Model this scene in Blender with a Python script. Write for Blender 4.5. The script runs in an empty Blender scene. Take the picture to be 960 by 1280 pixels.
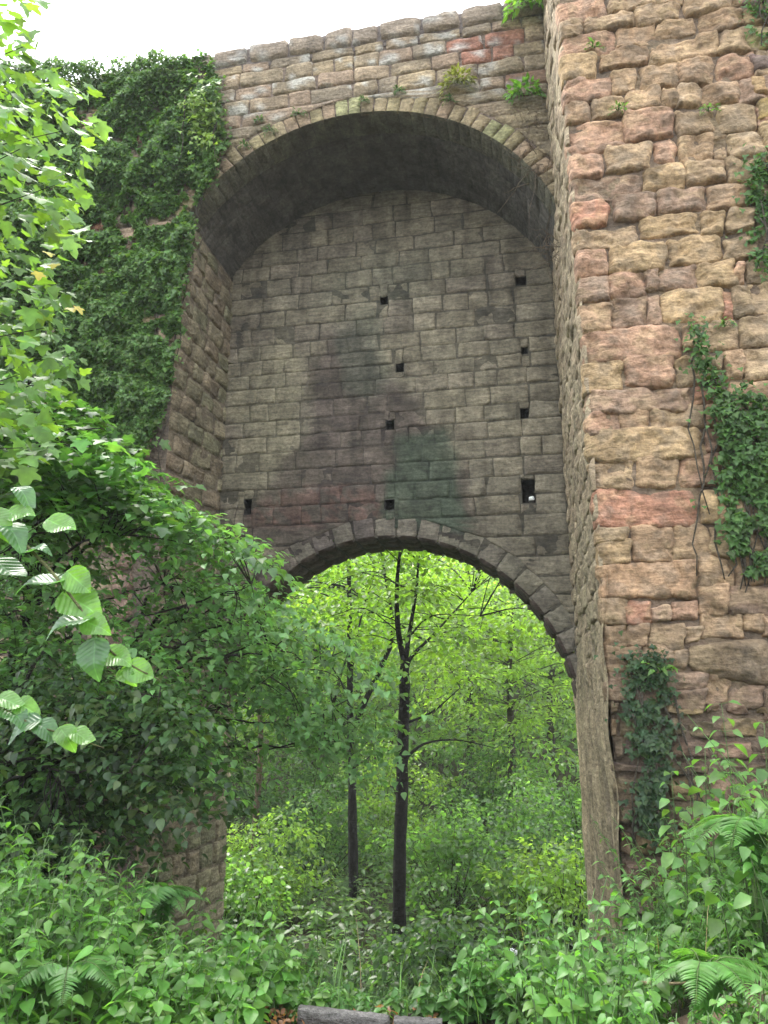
import bpy, math, random
import numpy as np
from mathutils import Vector, noise
rng = np.random.default_rng(11); random.seed(5)
scene = bpy.context.scene
COL = scene.collection
# ------------------------------------------------------------------ camera model
F_, PW, PH, PITCH, CZ = 925.0, 960, 1280, math.radians(14.6), 1.6
cp, sp = math.cos(PITCH), math.sin(PITCH)
def ray(px, py):
    dx, up = px-PW/2, PH/2-py
    return np.array([dx, F_*cp-up*sp, F_*sp+up*cp])/F_
def W(px, py, Y):                       # world point at forward distance Y
    r = ray(px, py); s = Y/r[1]
    return np.array([r[0]*s, Y, CZ+r[2]*s])
Y1 = 7.0; TH = math.radians(11)
P1 = np.array([.296*Y1, Y1, 0.])
U = np.array([-math.cos(TH), math.sin(TH), 0.]); N = np.array([math.sin(TH), math.cos(TH), 0.])
def S(u, t, z): return P1+U*u+N*t+np.array([0, 0, z])
def onplane(px, py, t):                 # pixel -> (u, z) on the plane at depth t of the masonry
    r = ray(px, py); d0 = np.dot(P1+N*t, N); s = d0/np.dot(r, N); p = r*s
    return float(np.dot(p-P1, U)), float(p[2]+CZ)
TF, TB, TR = .345*Y1, .62*Y1, .62*Y1+1.08
SPAN = 5.87; UC = SPAN/2
# ------------------------------------------------------------------ mesh helpers
ROOT = {}
def rootloc(parent):
    while parent is not None and parent.parent is not None: parent = parent.parent
    return np.array(parent.location) if parent is not None else np.zeros(3)
def mk(name, V, Fc, cols, mat, parent=None, smooth=False, loc=None, fc2=None, uv=None):
    V = np.asarray(V, dtype=np.float64); Fc = np.asarray(Fc, dtype=np.int32)
    off = rootloc(parent) if parent is not None else (np.zeros(3) if loc is None else np.array(loc, float))
    V = V-off
    me = bpy.data.meshes.new(name)
    k = Fc.shape[1]; n = len(Fc)
    loops = Fc.ravel(); starts = np.arange(n, dtype=np.int32)*k
    if fc2 is not None and len(fc2):
        fc2 = np.asarray(fc2, dtype=np.int32); k2 = fc2.shape[1]
        starts = np.concatenate([starts, len(loops)+np.arange(len(fc2), dtype=np.int32)*k2]).astype(np.int32)
        loops = np.concatenate([loops, fc2.ravel()]); n += len(fc2)
    me.vertices.add(len(V)); me.vertices.foreach_set('co', V.astype(np.float32).ravel())
    me.loops.add(len(loops)); me.loops.foreach_set('vertex_index', loops.astype(np.int32))
    me.polygons.add(n); me.polygons.foreach_set('loop_start', starts)
    me.update(calc_edges=True); me.validate(clean_customdata=False)
    if smooth: me.polygons.foreach_set('use_smooth', np.ones(len(me.polygons), dtype=bool))
    if cols is not None:
        c = np.asarray(cols, dtype=np.float32)
        if c.ndim == 1: c = np.tile(c, (len(V), 1))
        c4 = np.ones((len(V), 4), dtype=np.float32); c4[:, :3] = c
        at = me.color_attributes.new('Col', 'FLOAT_COLOR', 'POINT'); at.data.foreach_set('color', c4.ravel())
    if mat: me.materials.append(mat)
    o = bpy.data.objects.new(name, me); COL.objects.link(o)
    if parent is not None: o.parent = parent
    elif loc is not None: o.location = loc
    return o
def tag(o, label=None, cat=None, group=None, kind=None):
    if label: o['label'] = label
    if cat: o['category'] = cat
    if group: o['group'] = group
    if kind: o['kind'] = kind
    return o
def empty(name, loc, label, cat, group=None):
    o = bpy.data.objects.new(name, None); o.location = [float(a) for a in loc]; COL.objects.link(o)
    o.empty_display_size = .2
    return tag(o, label, cat, group)
class Acc:                              # collects pieces of one mesh
    def __init__(s): s.V = []; s.F = []; s.C = []; s.n = 0
    def add(s, V, Fc, C):
        V = np.asarray(V, float); s.V.append(V); s.F.append(np.asarray(Fc, int)+s.n)
        C = np.asarray(C, float); s.C.append(np.tile(C, (len(V), 1)) if C.ndim == 1 else C); s.n += len(V)
    def build(s, name, mat, parent=None, smooth=False, loc=None):
        return mk(name, np.concatenate(s.V), np.concatenate(s.F), np.concatenate(s.C), mat, parent, smooth, loc)
def fb(v, sc, seed=0., oct=3):          # vectorised-by-loop noise
    out = np.empty(len(v))
    for i, p in enumerate(v): out[i] = noise.fractal((p[0]*sc+seed, p[1]*sc-seed*.7, p[2]*sc+seed*1.3), 1.0, 2.0, oct)
    return out
# ------------------------------------------------------------------ materials
def nodes(m):
    m.use_nodes = True; nt = m.node_tree; nt.nodes.clear(); return nt, nt.nodes, nt.links
def stone_mat(name, bump=.6, fine=22., rough=.92, bedding=1.4):
    m = bpy.data.materials.new(name); nt, nd, lk = nodes(m)
    out = nd.new('ShaderNodeOutputMaterial'); b = nd.new('ShaderNodeBsdfPrincipled'); lk.new(b.outputs[0], out.inputs[0])
    b.inputs['Roughness'].default_value = rough; b.inputs['Specular IOR Level'].default_value = .25
    at = nd.new('ShaderNodeAttribute'); at.attribute_name = 'Col'
    tc = nd.new('ShaderNodeTexCoord')
    n1 = nd.new('ShaderNodeTexNoise'); n1.inputs['Scale'].default_value = fine; n1.inputs['Detail'].default_value = 8; n1.inputs['Roughness'].default_value = .7
    n2 = nd.new('ShaderNodeTexNoise'); n2.inputs['Scale'].default_value = 3.1; n2.inputs['Detail'].default_value = 5
    v = nd.new('ShaderNodeTexVoronoi'); v.inputs['Scale'].default_value = 16; v.feature = 'F1'
    for n in (n1, n2, v): lk.new(tc.outputs['Object'], n.inputs['Vector'])
    r1 = nd.new('ShaderNodeMapRange'); r1.inputs[1].default_value = .3; r1.inputs[2].default_value = .7; r1.inputs[3].default_value = .55; r1.inputs[4].default_value = 1.4
    lk.new(n1.outputs[0], r1.inputs[0])
    r2 = nd.new('ShaderNodeMapRange'); r2.inputs[1].default_value = .35; r2.inputs[2].default_value = .65; r2.inputs[3].default_value = .75; r2.inputs[4].default_value = 1.2
    lk.new(n2.outputs[0], r2.inputs[0])
    mu = nd.new('ShaderNodeMath'); mu.operation = 'MULTIPLY'; lk.new(r1.outputs[0], mu.inputs[0]); lk.new(r2.outputs[0], mu.inputs[1])
    vm = nd.new('ShaderNodeVectorMath'); vm.operation = 'SCALE'; lk.new(at.outputs['Color'], vm.inputs[0]); lk.new(mu.outputs[0], vm.inputs['Scale'])
    lk.new(vm.outputs[0], b.inputs['Base Color'])
    ad = nd.new('ShaderNodeMath'); ad.operation = 'MULTIPLY_ADD'; lk.new(v.outputs['Distance'], ad.inputs[0]); ad.inputs[1].default_value = .35; lk.new(n1.outputs[0], ad.inputs[2])
    mp = nd.new('ShaderNodeMapping'); mp.inputs['Scale'].default_value = (4, 4, 21); mp.inputs['Rotation'].default_value = (.12, .09, 0); lk.new(tc.outputs['Object'], mp.inputs['Vector'])
    n3 = nd.new('ShaderNodeTexNoise'); n3.inputs['Scale'].default_value = 1.; n3.inputs['Detail'].default_value = 6; n3.inputs['Roughness'].default_value = .65; n3.inputs['Distortion'].default_value = .6; lk.new(mp.outputs[0], n3.inputs['Vector'])
    n4 = nd.new('ShaderNodeTexNoise'); n4.inputs['Scale'].default_value = 7.5; n4.inputs['Detail'].default_value = 4; lk.new(tc.outputs['Object'], n4.inputs['Vector'])
    a2 = nd.new('ShaderNodeMath'); a2.operation = 'MULTIPLY_ADD'; lk.new(n3.outputs[0], a2.inputs[0]); a2.inputs[1].default_value = bedding; lk.new(ad.outputs[0], a2.inputs[2])
    a3 = nd.new('ShaderNodeMath'); a3.operation = 'MULTIPLY_ADD'; lk.new(n4.outputs[0], a3.inputs[0]); a3.inputs[1].default_value = 1.1; lk.new(a2.outputs[0], a3.inputs[2])
    r3 = nd.new('ShaderNodeMapRange'); r3.inputs[1].default_value = .34; r3.inputs[2].default_value = .62; r3.inputs[3].default_value = .62; r3.inputs[4].default_value = 1.18; lk.new(n3.outputs[0], r3.inputs[0])
    m3 = nd.new('ShaderNodeMath'); m3.operation = 'MULTIPLY'; lk.new(mu.outputs[0], m3.inputs[0]); lk.new(r3.outputs[0], m3.inputs[1]); lk.new(m3.outputs[0], vm.inputs['Scale'])
    bp = nd.new('ShaderNodeBump'); bp.inputs['Strength'].default_value = bump; bp.inputs['Distance'].default_value = .045
    lk.new(a3.outputs[0], bp.inputs['Height']); lk.new(bp.outputs[0], b.inputs['Normal'])
    return m
def leaf_mat(name, trans=.33, rough=.42, tint=(1.15, 1.2, .5), spec=.5, bump=None):
    m = bpy.data.materials.new(name); nt, nd, lk = nodes(m)
    out = nd.new('ShaderNodeOutputMaterial'); b = nd.new('ShaderNodeBsdfPrincipled')
    b.inputs['Roughness'].default_value = rough; b.inputs['Specular IOR Level'].default_value = spec
    at = nd.new('ShaderNodeAttribute'); at.attribute_name = 'Col'
    tc = nd.new('ShaderNodeTexCoord'); n1 = nd.new('ShaderNodeTexNoise'); n1.inputs['Scale'].default_value = 14; n1.inputs['Detail'].default_value = 3
    lk.new(tc.outputs['Object'], n1.inputs['Vector'])
    r1 = nd.new('ShaderNodeMapRange'); r1.inputs[1].default_value = .3; r1.inputs[2].default_value = .7; r1.inputs[3].default_value = .75; r1.inputs[4].default_value = 1.25
    lk.new(n1.outputs[0], r1.inputs[0])
    vm = nd.new('ShaderNodeVectorMath'); vm.operation = 'SCALE'; lk.new(at.outputs['Color'], vm.inputs[0]); lk.new(r1.outputs[0], vm.inputs['Scale'])
    lk.new(vm.outputs[0], b.inputs['Base Color'])
    t = nd.new('ShaderNodeBsdfTranslucent'); v2 = nd.new('ShaderNodeVectorMath'); v2.operation = 'MULTIPLY'; v2.inputs[1].default_value = tuple(3.0*x for x in tint)
    lk.new(vm.outputs[0], v2.inputs[0]); lk.new(v2.outputs[0], t.inputs['Color'])
    mx = nd.new('ShaderNodeMixShader'); mx.inputs[0].default_value = trans
    lk.new(b.outputs[0], mx.inputs[1]); lk.new(t.outputs[0], mx.inputs[2]); lk.new(mx.outputs[0], out.inputs[0])
    return m
M_STONE = stone_mat('weathered_sandstone', .85, bedding=.55); M_WALL = stone_mat('recess_sandstone', .35, 18, bedding=.6); M_MORTAR = stone_mat('lime_mortar', .9, 30)  # wall stone carries the darker tones of vault, infill and lower ring
M_LEAF = leaf_mat('leaf', .33, .44, spec=.4); M_MAPLE = leaf_mat('maple_leaf', .45, .5, tint=(1.3, 1.0, .4)); M_IVY = leaf_mat('ivy_leaf', .25, .5, spec=.3)
M_ELM = leaf_mat('elm_leaf', .4, .36, spec=.6)
M_FAR = leaf_mat('woodland_leaf', .5, .38, tint=(1.05, 1.0, .65), spec=.6)
M_BARK = stone_mat('bark', 1.0, 35, .95); M_SOIL = stone_mat('soil', .9, 20, .97)
M_STEM = stone_mat('green_stem', .2, 30, .6); M_PETAL = leaf_mat('petal', .3, .6, tint=(.33, .33, .33))
# ------------------------------------------------------------------ leaf templates (x right, y along, z normal) triangulated
def tpl_fan(half, cy, droop=.18, fold=.18):
    pts = [(x, y) for x, y in half]+[(-x, y) for x, y in half[-2:0:-1]]
    V = [(0, cy)]+pts; V = np.array([(x, y, fold*abs(x)-droop*y*y) for x, y in V])
    n = len(pts); return V, np.array([(0, 1+i, 1+(i+1) % n) for i in range(n)])
T_MAPLE = tpl_fan([(0, 0), (.20, -.05), (.46, .02), (.34, .17), (.60, .34), (.66, .56), (.42, .50), (.30, .56), (.24, .78), (0, 1.0)], .3, .2, .12)
T_IVY = tpl_fan([(0, 0), (.34, -.08), (.50, .22), (.24, .42), (0, .95)], .25, .1, .1)
def tpl_ovate(w=.27, droop=.3, fold=.35):
    xs = [(0, 0), (w*.95, .28), (w*.8, .62), (0, 1)]
    V = [(0, 0, 0), (w*.95, .28, fold*w-.0), (w*.75, .62, fold*w-droop*.35), (0, 1, -droop), (-w*.75, .62, fold*w-droop*.35), (-w*.95, .28, fold*w), (0, .3, 0), (0, .65, -droop*.4)]
    Fc = [(0, 1, 6), (1, 2, 7), (1, 7, 6), (2, 3, 7), (0, 6, 5), (6, 4, 5), (6, 7, 4), (7, 3, 4)]
    return np.array(V, float), np.array(Fc)
T_OV = tpl_ovate(); T_OVN = tpl_ovate(.17, .4, .3)
T_BRD = tpl_fan([(0, 0), (.2, .04), (.35, .2), (.37, .38), (.28, .62), (.13, .84), (0, 1.)], .4, .28, .25)
T_LOW = (np.array([(0, 0, 0), (.3, .42, .08), (0, 1, -.12), (-.3, .42, .08)], float), np.array([(0, 1, 2), (0, 2, 3)]))
T_HEX = (np.array([(0, 0, 0), (.36, .22, .05), (.34, .68, .03), (0, 1, -.12), (-.34, .68, .03), (-.36, .22, .05)], float), np.array([(0, 1, 2), (0, 2, 3), (0, 3, 4), (0, 4, 5)]))
def unit(v): return v/np.maximum(np.linalg.norm(v, axis=-1, keepdims=True), 1e-9)
def leaves(tpl, P, D, Nn, Sz, C):
    V0, F0 = tpl; P = np.asarray(P, float); D = unit(np.asarray(D, float)); Nn = np.asarray(Nn, float)
    R = unit(np.cross(D, Nn)); Nn = unit(np.cross(R, D)); Sz = np.asarray(Sz, float)
    V = P[:, None, :]+Sz[:, None, None]*(V0[None, :, 0, None]*R[:, None, :]+V0[None, :, 1, None]*D[:, None, :]+V0[None, :, 2, None]*Nn[:, None, :])
    n, k = len(P), len(V0)
    Fc = (F0[None]+(np.arange(n)*k)[:, None, None]).reshape(-1, 3)
    return V.reshape(-1, 3), Fc, np.repeat(np.asarray(C, float), k, axis=0)
def leafcol(n, base, var=.25, yel=.15):
    b = np.array(base)[None]*(1+var*rng.normal(size=(n, 1)).clip(-1.8, 1.8))
    y = rng.random((n, 1))**2*yel; b = b*(1-y)+np.array([[.16, .17, .03]])*y
    return b.clip(.004, .8)
def jitdir(n, main, k): return unit(np.asarray(main, float)+k*rng.normal(size=(n, 3)))
# ------------------------------------------------------------------ tubes
def tube(acc, pts, r0, r1, sides=6, col=(.05, .04, .03), wob=0., rr=None):
    pts = np.asarray(pts, float); n = len(pts)
    rad = np.linspace(r0, r1, n) if rr is None else np.asarray(rr)
    tan = np.gradient(pts, axis=0); tan = unit(tan)
    ref = np.array([0, 0, 1.]) if abs(tan[:, 2]).mean() < .8 else np.array([1., 0, 0])
    a = unit(np.cross(tan, ref)); b = np.cross(tan, a)
    th = np.arange(sides)*2*math.pi/sides
    ring = (np.cos(th)[None, :, None]*a[:, None]+np.sin(th)[None, :, None]*b[:, None])*rad[:, None, None]
    if wob: ring *= (1+wob*rng.normal(size=(n, sides, 1)))
    V = (pts[:, None]+ring).reshape(-1, 3)
    Fc = [(i*sides+j, i*sides+(j+1) % sides, (i+1)*sides+(j+1) % sides, (i+1)*sides+j) for i in range(n-1) for j in range(sides)]
    if sides == 4 or sides == 6:
        e = (n-1)*sides
        if sides == 4: Fc.append((e, e+1, e+2, e+3))
        else: Fc += [(e, e+1, e+2, e+3), (e, e+3, e+4, e+5)]
    acc.add(V, Fc, col)
def smoothpath(pts, m=6):
    pts = np.asarray(pts, float)
    P = np.vstack([2*pts[0]-pts[1], pts, 2*pts[-1]-pts[-2]]); out = []
    for i in range(1, len(P)-2):
        for t in np.linspace(0, 1, m, endpoint=False):
            out.append(.5*((2*P[i])+(-P[i-1]+P[i+1])*t+(2*P[i-1]-5*P[i]+4*P[i+1]-P[i+2])*t*t+(-P[i-1]+3*P[i]-3*P[i+1]+P[i+2])*t**3))
    out.append(P[-2]); return np.array(out)
# ------------------------------------------------------------------ masonry
def ss(a, b, x): x = np.clip((x-a)/(b-a), 0, 1); return x*x*(3-2*x)
def stone(acc, Fr, quad, depth, col, nx=8, ny=6, rnd=.25, rough=.012, jit=.02, sink=.04, fs=3.0, colf=None, edge=8., seed=None, und=.35, chip=0.):
    q = np.array(quad, float)
    a = np.sin(np.linspace(-math.pi/2, math.pi/2, nx)); b = np.sin(np.linspace(-math.pi/2, math.pi/2, ny))
    A, B = np.meshgrid(a, b); A = A.ravel(); B = B.ravel()
    As = A*np.sqrt(1-rnd*B**2*.5*np.abs(A)**3); Bs = B*np.sqrt(1-rnd*A**2*.5*np.abs(B)**3)
    s, t = (As+1)/2, (Bs+1)/2
    xy = ((1-s)*(1-t))[:, None]*q[0]+(s*(1-t))[:, None]*q[1]+(s*t)[:, None]*q[2]+((1-s)*t)[:, None]*q[3]
    sd = random.random()*90 if seed is None else seed
    p3 = np.column_stack([xy, np.full(len(xy), sd)])
    n1 = fb(p3, fs, sd, 3); n2 = fb(p3, fs, sd+31, 2); n3 = fb(p3, fs*.6, sd+57, 3)
    rim = 1-(1-np.abs(A)**2)*(1-np.abs(B)**2)
    xy = xy+jit*np.column_stack([n2, n3])*(.4+.6*rim[:, None])
    prof = ((1-np.abs(A)**edge)*(1-np.abs(B)**edge))**.5
    h = -sink+(depth+sink)*prof+rough*n1*2*prof+depth*und*(n3)*prof
    if chip: h = h-chip*prof*ss(.10, .0, np.abs(fb(p3, fs*.8, sd+71, 2)))*(.4+n2.clip(0, 1))-chip*1.3*prof*ss(.12, .4, fb(p3, fs*.55, sd+83, 2))
    V = np.array([Fr(x, y, hh) for (x, y), hh in zip(xy, h)])
    c = np.array(col)[None]*(1+.22*n3+.12*n1)[:, None]
    if colf is not None: c = colf(xy, c, n1, n2)
    idx = np.arange(nx*ny).reshape(ny, nx)
    Fc = np.stack([idx[:-1, :-1], idx[:-1, 1:], idx[1:, 1:], idx[1:, :-1]], -1).reshape(-1, 4)
    acc.add(V, Fc, c.clip(.003, .9))
def sheet(acc, Fr, a0, a1, b0, b1, step, keep, col, h=0., amp=.012, colf=None):
    na, nb = max(2, int(abs(a1-a0)/step)+1), max(2, int(abs(b1-b0)/step)+1)
    a = np.linspace(a0, a1, na); b = np.linspace(b0, b1, nb); A, B = np.meshgrid(a, b); A = A.ravel(); B = B.ravel()
    xy = np.column_stack([A, B]); p3 = np.column_stack([xy, np.zeros(len(A))]); n1 = fb(p3, 3., 7., 3)
    V = np.array([Fr(x, y, h+amp*n) for x, y, n in zip(A, B, n1)])
    idx = np.arange(na*nb).reshape(nb, na)
    Fc = np.stack([idx[:-1, :-1], idx[:-1, 1:], idx[1:, 1:], idx[1:, :-1]], -1).reshape(-1, 4)
    if keep is not None:
        cx = V.shape and xy[Fc].mean(1); m = np.array([keep(x, y) for x, y in cx]); Fc = Fc[m]
    c = np.array(col)[None]*(1+.3*n1)[:, None]
    if colf is not None: c = colf(xy, c, n1, n1)
    acc.add(V, Fc, c.clip(.003, .9))
def coursed(rows, u_lim, wr, gap=.012):
    """rows: list of (z0,z1); u_lim(z)->(lo,hi) intervals list; returns quads (bl,br,tr,tl)"""
    out = []
    for (z0, z1) in rows:
        for (lo0, hi0), (lo1, hi1) in zip(u_lim(z0), u_lim(z1)):
            lo, hi = max(lo0, lo1), min(hi0, hi1)
            L = max(hi0, hi1)-min(lo0, lo1)
            if L < .08: continue
            if hi-lo < .12:
                if hi0-lo0 > .1 or hi1-lo1 > .1: out.append([(lo0, z0+gap), (hi0, z0+gap), (max(hi1, lo1+.02), z1-gap), (lo1, z1-gap)])
                continue
            x = lo; cuts = [lo]
            while x < hi-.12:
                x += random.uniform(*wr)
                if x > hi-wr[0]*.6: break
                cuts.append(x)
            cuts.append(hi)
            for i in range(len(cuts)-1):
                s = (z1-z0)*.06*random.uniform(-1, 1)
                l0 = cuts[i] if i else lo0; l1 = cuts[i]+s if i else lo1
                r0 = cuts[i+1] if i < len(cuts)-2 else hi0; r1 = cuts[i+1]+s if i < len(cuts)-2 else hi1
                out.append([(l0+gap, z0+gap), (r0-gap, z0+gap), (r1-gap, z1-gap), (l1+gap, z1-gap)])
    return out
def mkrows(z0, z1, lo, hi):
    r = [z0]
    while r[-1] < z1-.05: r.append(min(z1, r[-1]+random.uniform(lo, hi)))
    return list(zip(r[:-1], r[1:]))
def ring_quads(R0, R1, th0, th1, n): # arc frame quads in (theta, r)
    out = []; ts = np.linspace(th0, th1, n+1)
    for i in range(n):
        out.append((ts[i], ts[i+1]))
    return out
BUTP = [(.37, .235, .115), (.34, .20, .135), (.35, .25, .14), (.24, .165, .14), (.38, .27, .11), (.27, .225, .115)]
FRP = [(.26, .205, .135), (.265, .195, .135), (.29, .225, .14), (.235, .19, .135), (.275, .21, .14)]
BKP = [(.175, .15, .108), (.168, .146, .107), (.183, .157, .112), (.168, .142, .107)]
# frames: front faces look along -N
def FRONT(t): return lambda u, z, h: S(u, t-h, z)
# ================================================================== BRIDGE
bridge = empty('ruined_stone_bridge', S(UC, TF, 0), 'tall ruined sandstone bridge with a high vaulted recess and a lower open arch', 'bridge')
U1, ZC1, R1 = 3.09, 7.5, 3.316; ZS = 8.7; ZSL = ZC1+math.sqrt(R1**2-(SPAN-U1)**2)   # upper arch
R2 = UC+.01; ZC2 = 4.25-R2                                                   # lower arch
ZTOP = 12.55
THR = math.asin(U1/R1)*1.01; THL = math.asin((SPAN-U1)/R1)*1.02
RW = .36      # ring height
def arc_lim(R, zc, lo, hi, UC=U1):
    def f(z):
        d = R*R-(z-zc)**2
        if z < zc: d = R*R
        if d <= 0: return [(lo, UC), (UC, hi)]
        s = math.sqrt(d); return [(lo, max(lo, UC-s)), (min(UC+s, hi), hi)]
    return f
# ---- front wall (spandrel)
def col_front(xy, c, n1, n2):
    u, z = xy[:, 0], xy[:, 1]
    # pale lichen blotches and yellow ochre near the arch ring
    li = ss(.3, .42, n2)*ss(10.4, 11., z)*.6
    c = c*(1-li[:, None])+np.array([.46, .46, .42])*li[:, None]
    dk = ss(12.0, 12.5, z)*.25; c = c*(1-dk[:, None])+np.array([.11, .095, .10])*dk[:, None]
    gr = ss(1.3, .1, u)*ss(11.9, 11.0, z)*.5; c = c*(1-gr[:, None])+np.array([.17, .15, .10])*gr[:, None]
    return c
acc = Acc(); lim = arc_lim(R1+RW-.03, ZC1, .0, 9.9)
rowsF = mkrows(9.0, 12.2, .21, .3)
def lim2(z):
    L = lim(z)
    if z < ZS+.02 : return [(SPAN+.25, 9.9)]
    if z < ZSL+.1: return [(0., max(0., L[0][1])), (SPAN+.25, 9.9)]
    return L
for (z0, z1) in rowsF:
    a = lim2(z0); b = lim2(z1)
    if len(a) != len(b): a = b
    for q in coursed([(z0, z1)], lambda z, a=a, b=b, z0=z0: a if z == z0 else b, (.3, .8), .003):
        uc = np.mean([p[0] for p in q]); zc = np.mean([p[1] for p in q])
        col = random.choice(FRP)
        rp = onplane(600, 65, TF); 
        if abs(uc-rp[0]) < .42 and abs(zc-rp[1]) < .34: col = (.29, .145, .10)
        elif random.random() < .08: col = (.30, .15, .10)
        stone(acc, FRONT(TF), q, .012+random.uniform(0, .022), col, 9, 7, .12, .014, .028, .02, 3.5, col_front, edge=14)
for q in coursed(mkrows(-3., 9.0, .3, .45), lambda z: [(SPAN+.3+max(0, (7-z))*.06, 9.9)], (.5, 1.), .012):
    stone(acc, FRONT(TF), q, .04, random.choice(FRP), 5, 4, .2, .01, .02)
def keepF(u, z):
    if z < ZSL and u > U1: return u > SPAN+.02
    if z < ZS: return u > SPAN+.02
    return (u-U1)**2+(z-ZC1)**2 > (R1+.12)**2
sheet(acc, FRONT(TF), -.01, 9.9, -3.2, 12.3, .1, keepF, (.15, .115, .09), h=-.01)
acc.build('front_wall', M_STONE, bridge, True)
# ---- parapet with uneven top
acc = Acc()
def top_z(u): return 12.55+.07*noise.noise((u*1.1, 3, 1))+.05*noise.noise((u*4, 1, 1))-.03*max(0, u-4)
u = -.1
while u < 9.9:
    w = random.uniform(.35, .8); zt = top_z(u+w/2)
    def PF(x, y, h): return S(x, TF-h-.015, y)
    stone(acc, PF, [(u+.01, 12.2), (u+w-.01, 12.2), (u+w-.01, zt), (u+.01, zt)], .05, (.27, .215, .155), 8, 6, .12, .012, .04, .04, 4., col_front, edge=12)
    u += w
us = np.linspace(-.1, 10, 80)
V = []; Fc = []
for i, uu in enumerate(us):
    z = top_z(uu)-.02
    V += [S(uu, TF+.0, 12.1), S(uu, TF+.0, z), S(uu, TF+.22, z+.04), S(uu, TF+.45, z), S(uu, TF+.45, 12.0)]
for i in range(len(us)-1):
    for j in range(4): Fc.append((i*5+j, (i+1)*5+j, (i+1)*5+j+1, i*5+j+1))
acc.add(V, Fc, (.14, .115, .10))
acc.build('parapet', M_STONE, bridge, True)
# ---- upper arch ring
acc = Acc()
def ARCF(R, zc, t, UC=U1): # (theta*R, r) frame, facing camera
    return lambda a, r, h: S(UC+r*math.sin(a/R), t-h, zc+r*math.cos(a/R))
def ARCS(R, zc, UC=U1): # soffit frame (arc length, t), h pushes inwards (down)
    return lambda a, t, h: S(UC+(R-h)*math.sin(a/R), t, zc+(R-h)*math.cos(a/R))
nv = 36; ts = np.linspace(-THR*R1, THL*R1, nv+1)
for i in range(nv):
    g = .003; col = random.choice([(.30, .29, .15), (.27, .215, .13), (.28, .205, .135), (.26, .215, .12)])
    rr = RW*random.uniform(.78, 1.05)
    stone(acc, ARCF(R1, ZC1, TF), [(ts[i]+g, R1), (ts[i+1]-g, R1), (ts[i+1]-g, R1+rr), (ts[i]+g, R1+rr)], .014, col, 6, 7, .05, .010, .012, .02, 4., edge=22)
    d = .46
    stone(acc, ARCS(R1, ZC1), [(ts[i]+g, TF-.035), (ts[i+1]-g, TF-.035), (ts[i+1]-g, TF+d), (ts[i]+g, TF+d)], .004, (.15, .14, .10), 5, 6, .02, .006, .006, .008, 4., edge=30)
acc.build('arch_ring', M_STONE, bridge, True)
def gray(k, c): return tuple(k*x for x in c)
# ---- vault
acc = Acc(); RV = R1+.04
nt_ = 4; tv = np.linspace(TF+.47, TB+.05, nt_+1); na = 24
ts = np.linspace(-THR*RV, THL*RV, na+1)
for i in range(na):
    o = random.uniform(-.15, .15)
    for j in range(nt_):
        t0 = tv[j]+(o if j else 0); t1 = tv[j+1]+(o if j < nt_-1 else 0)
        stone(acc, ARCS(RV, ZC1), [(ts[i]+.003, t0+.003), (ts[i+1]-.003, t0+.003), (ts[i+1]-.003, t1-.003), (ts[i]+.003, t1-.003)], .003,
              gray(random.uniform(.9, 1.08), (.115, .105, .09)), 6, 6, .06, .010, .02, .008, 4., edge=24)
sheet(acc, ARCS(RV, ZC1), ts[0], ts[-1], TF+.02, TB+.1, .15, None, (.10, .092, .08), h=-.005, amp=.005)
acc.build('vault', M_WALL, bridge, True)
# ---- rear infill wall
holes_px = [(480, 375, 1), (499, 459, 1.05), (487, 532, 1.1), (487, 631, 1.15), (310, 634, 1.1), (656, 438, 1), (655, 517, 1.05), (651, 351, 1.1), (660, 614, 1.5)]
HO = []
for x, y, s in holes_px:
    u, z = onplane(x, y, TB); HO.append((u, z, .075*s, .085*s*(1.7 if y in (614, 634) else 1)))
stain = onplane(430, 560, TB)
def blob(xy, px, py, ru, rz, n, sharp=.25, nz=.5):
    u, z = onplane(px, py, TB); d = np.sqrt(((xy[:, 0]-u)/ru)**2+((xy[:, 1]-z)/rz)**2)+nz*n
    return 1-ss(1-sharp, 1+sharp, d)
def sdf(xy, poly, soft):
    P = np.array(poly); ins = inpoly(xy[:, 0], xy[:, 1], [tuple(p) for p in poly]); d = np.full(len(xy), 9.)
    for i in range(len(P)):
        a, b = P[i-1], P[i]; t = np.clip(((xy-a)@(b-a))/((b-a)@(b-a)), 0, 1); d = np.minimum(d, np.linalg.norm(xy-(a+t[:, None]*(b-a)), axis=1))
    return ss(-soft, soft, np.where(ins, d, -d))
def inpoly(px, py, poly):
    r = np.zeros(len(px), bool); j = len(poly)-1
    for i in range(len(poly)):
        xi, yi = poly[i]; xj, yj = poly[j]
        c = ((yi > py) != (yj > py)) & (px < (xj-xi)*(py-yi)/((yj-yi) if yj != yi else 1e-9)+xi); r ^= c; j = i
    return r
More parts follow.
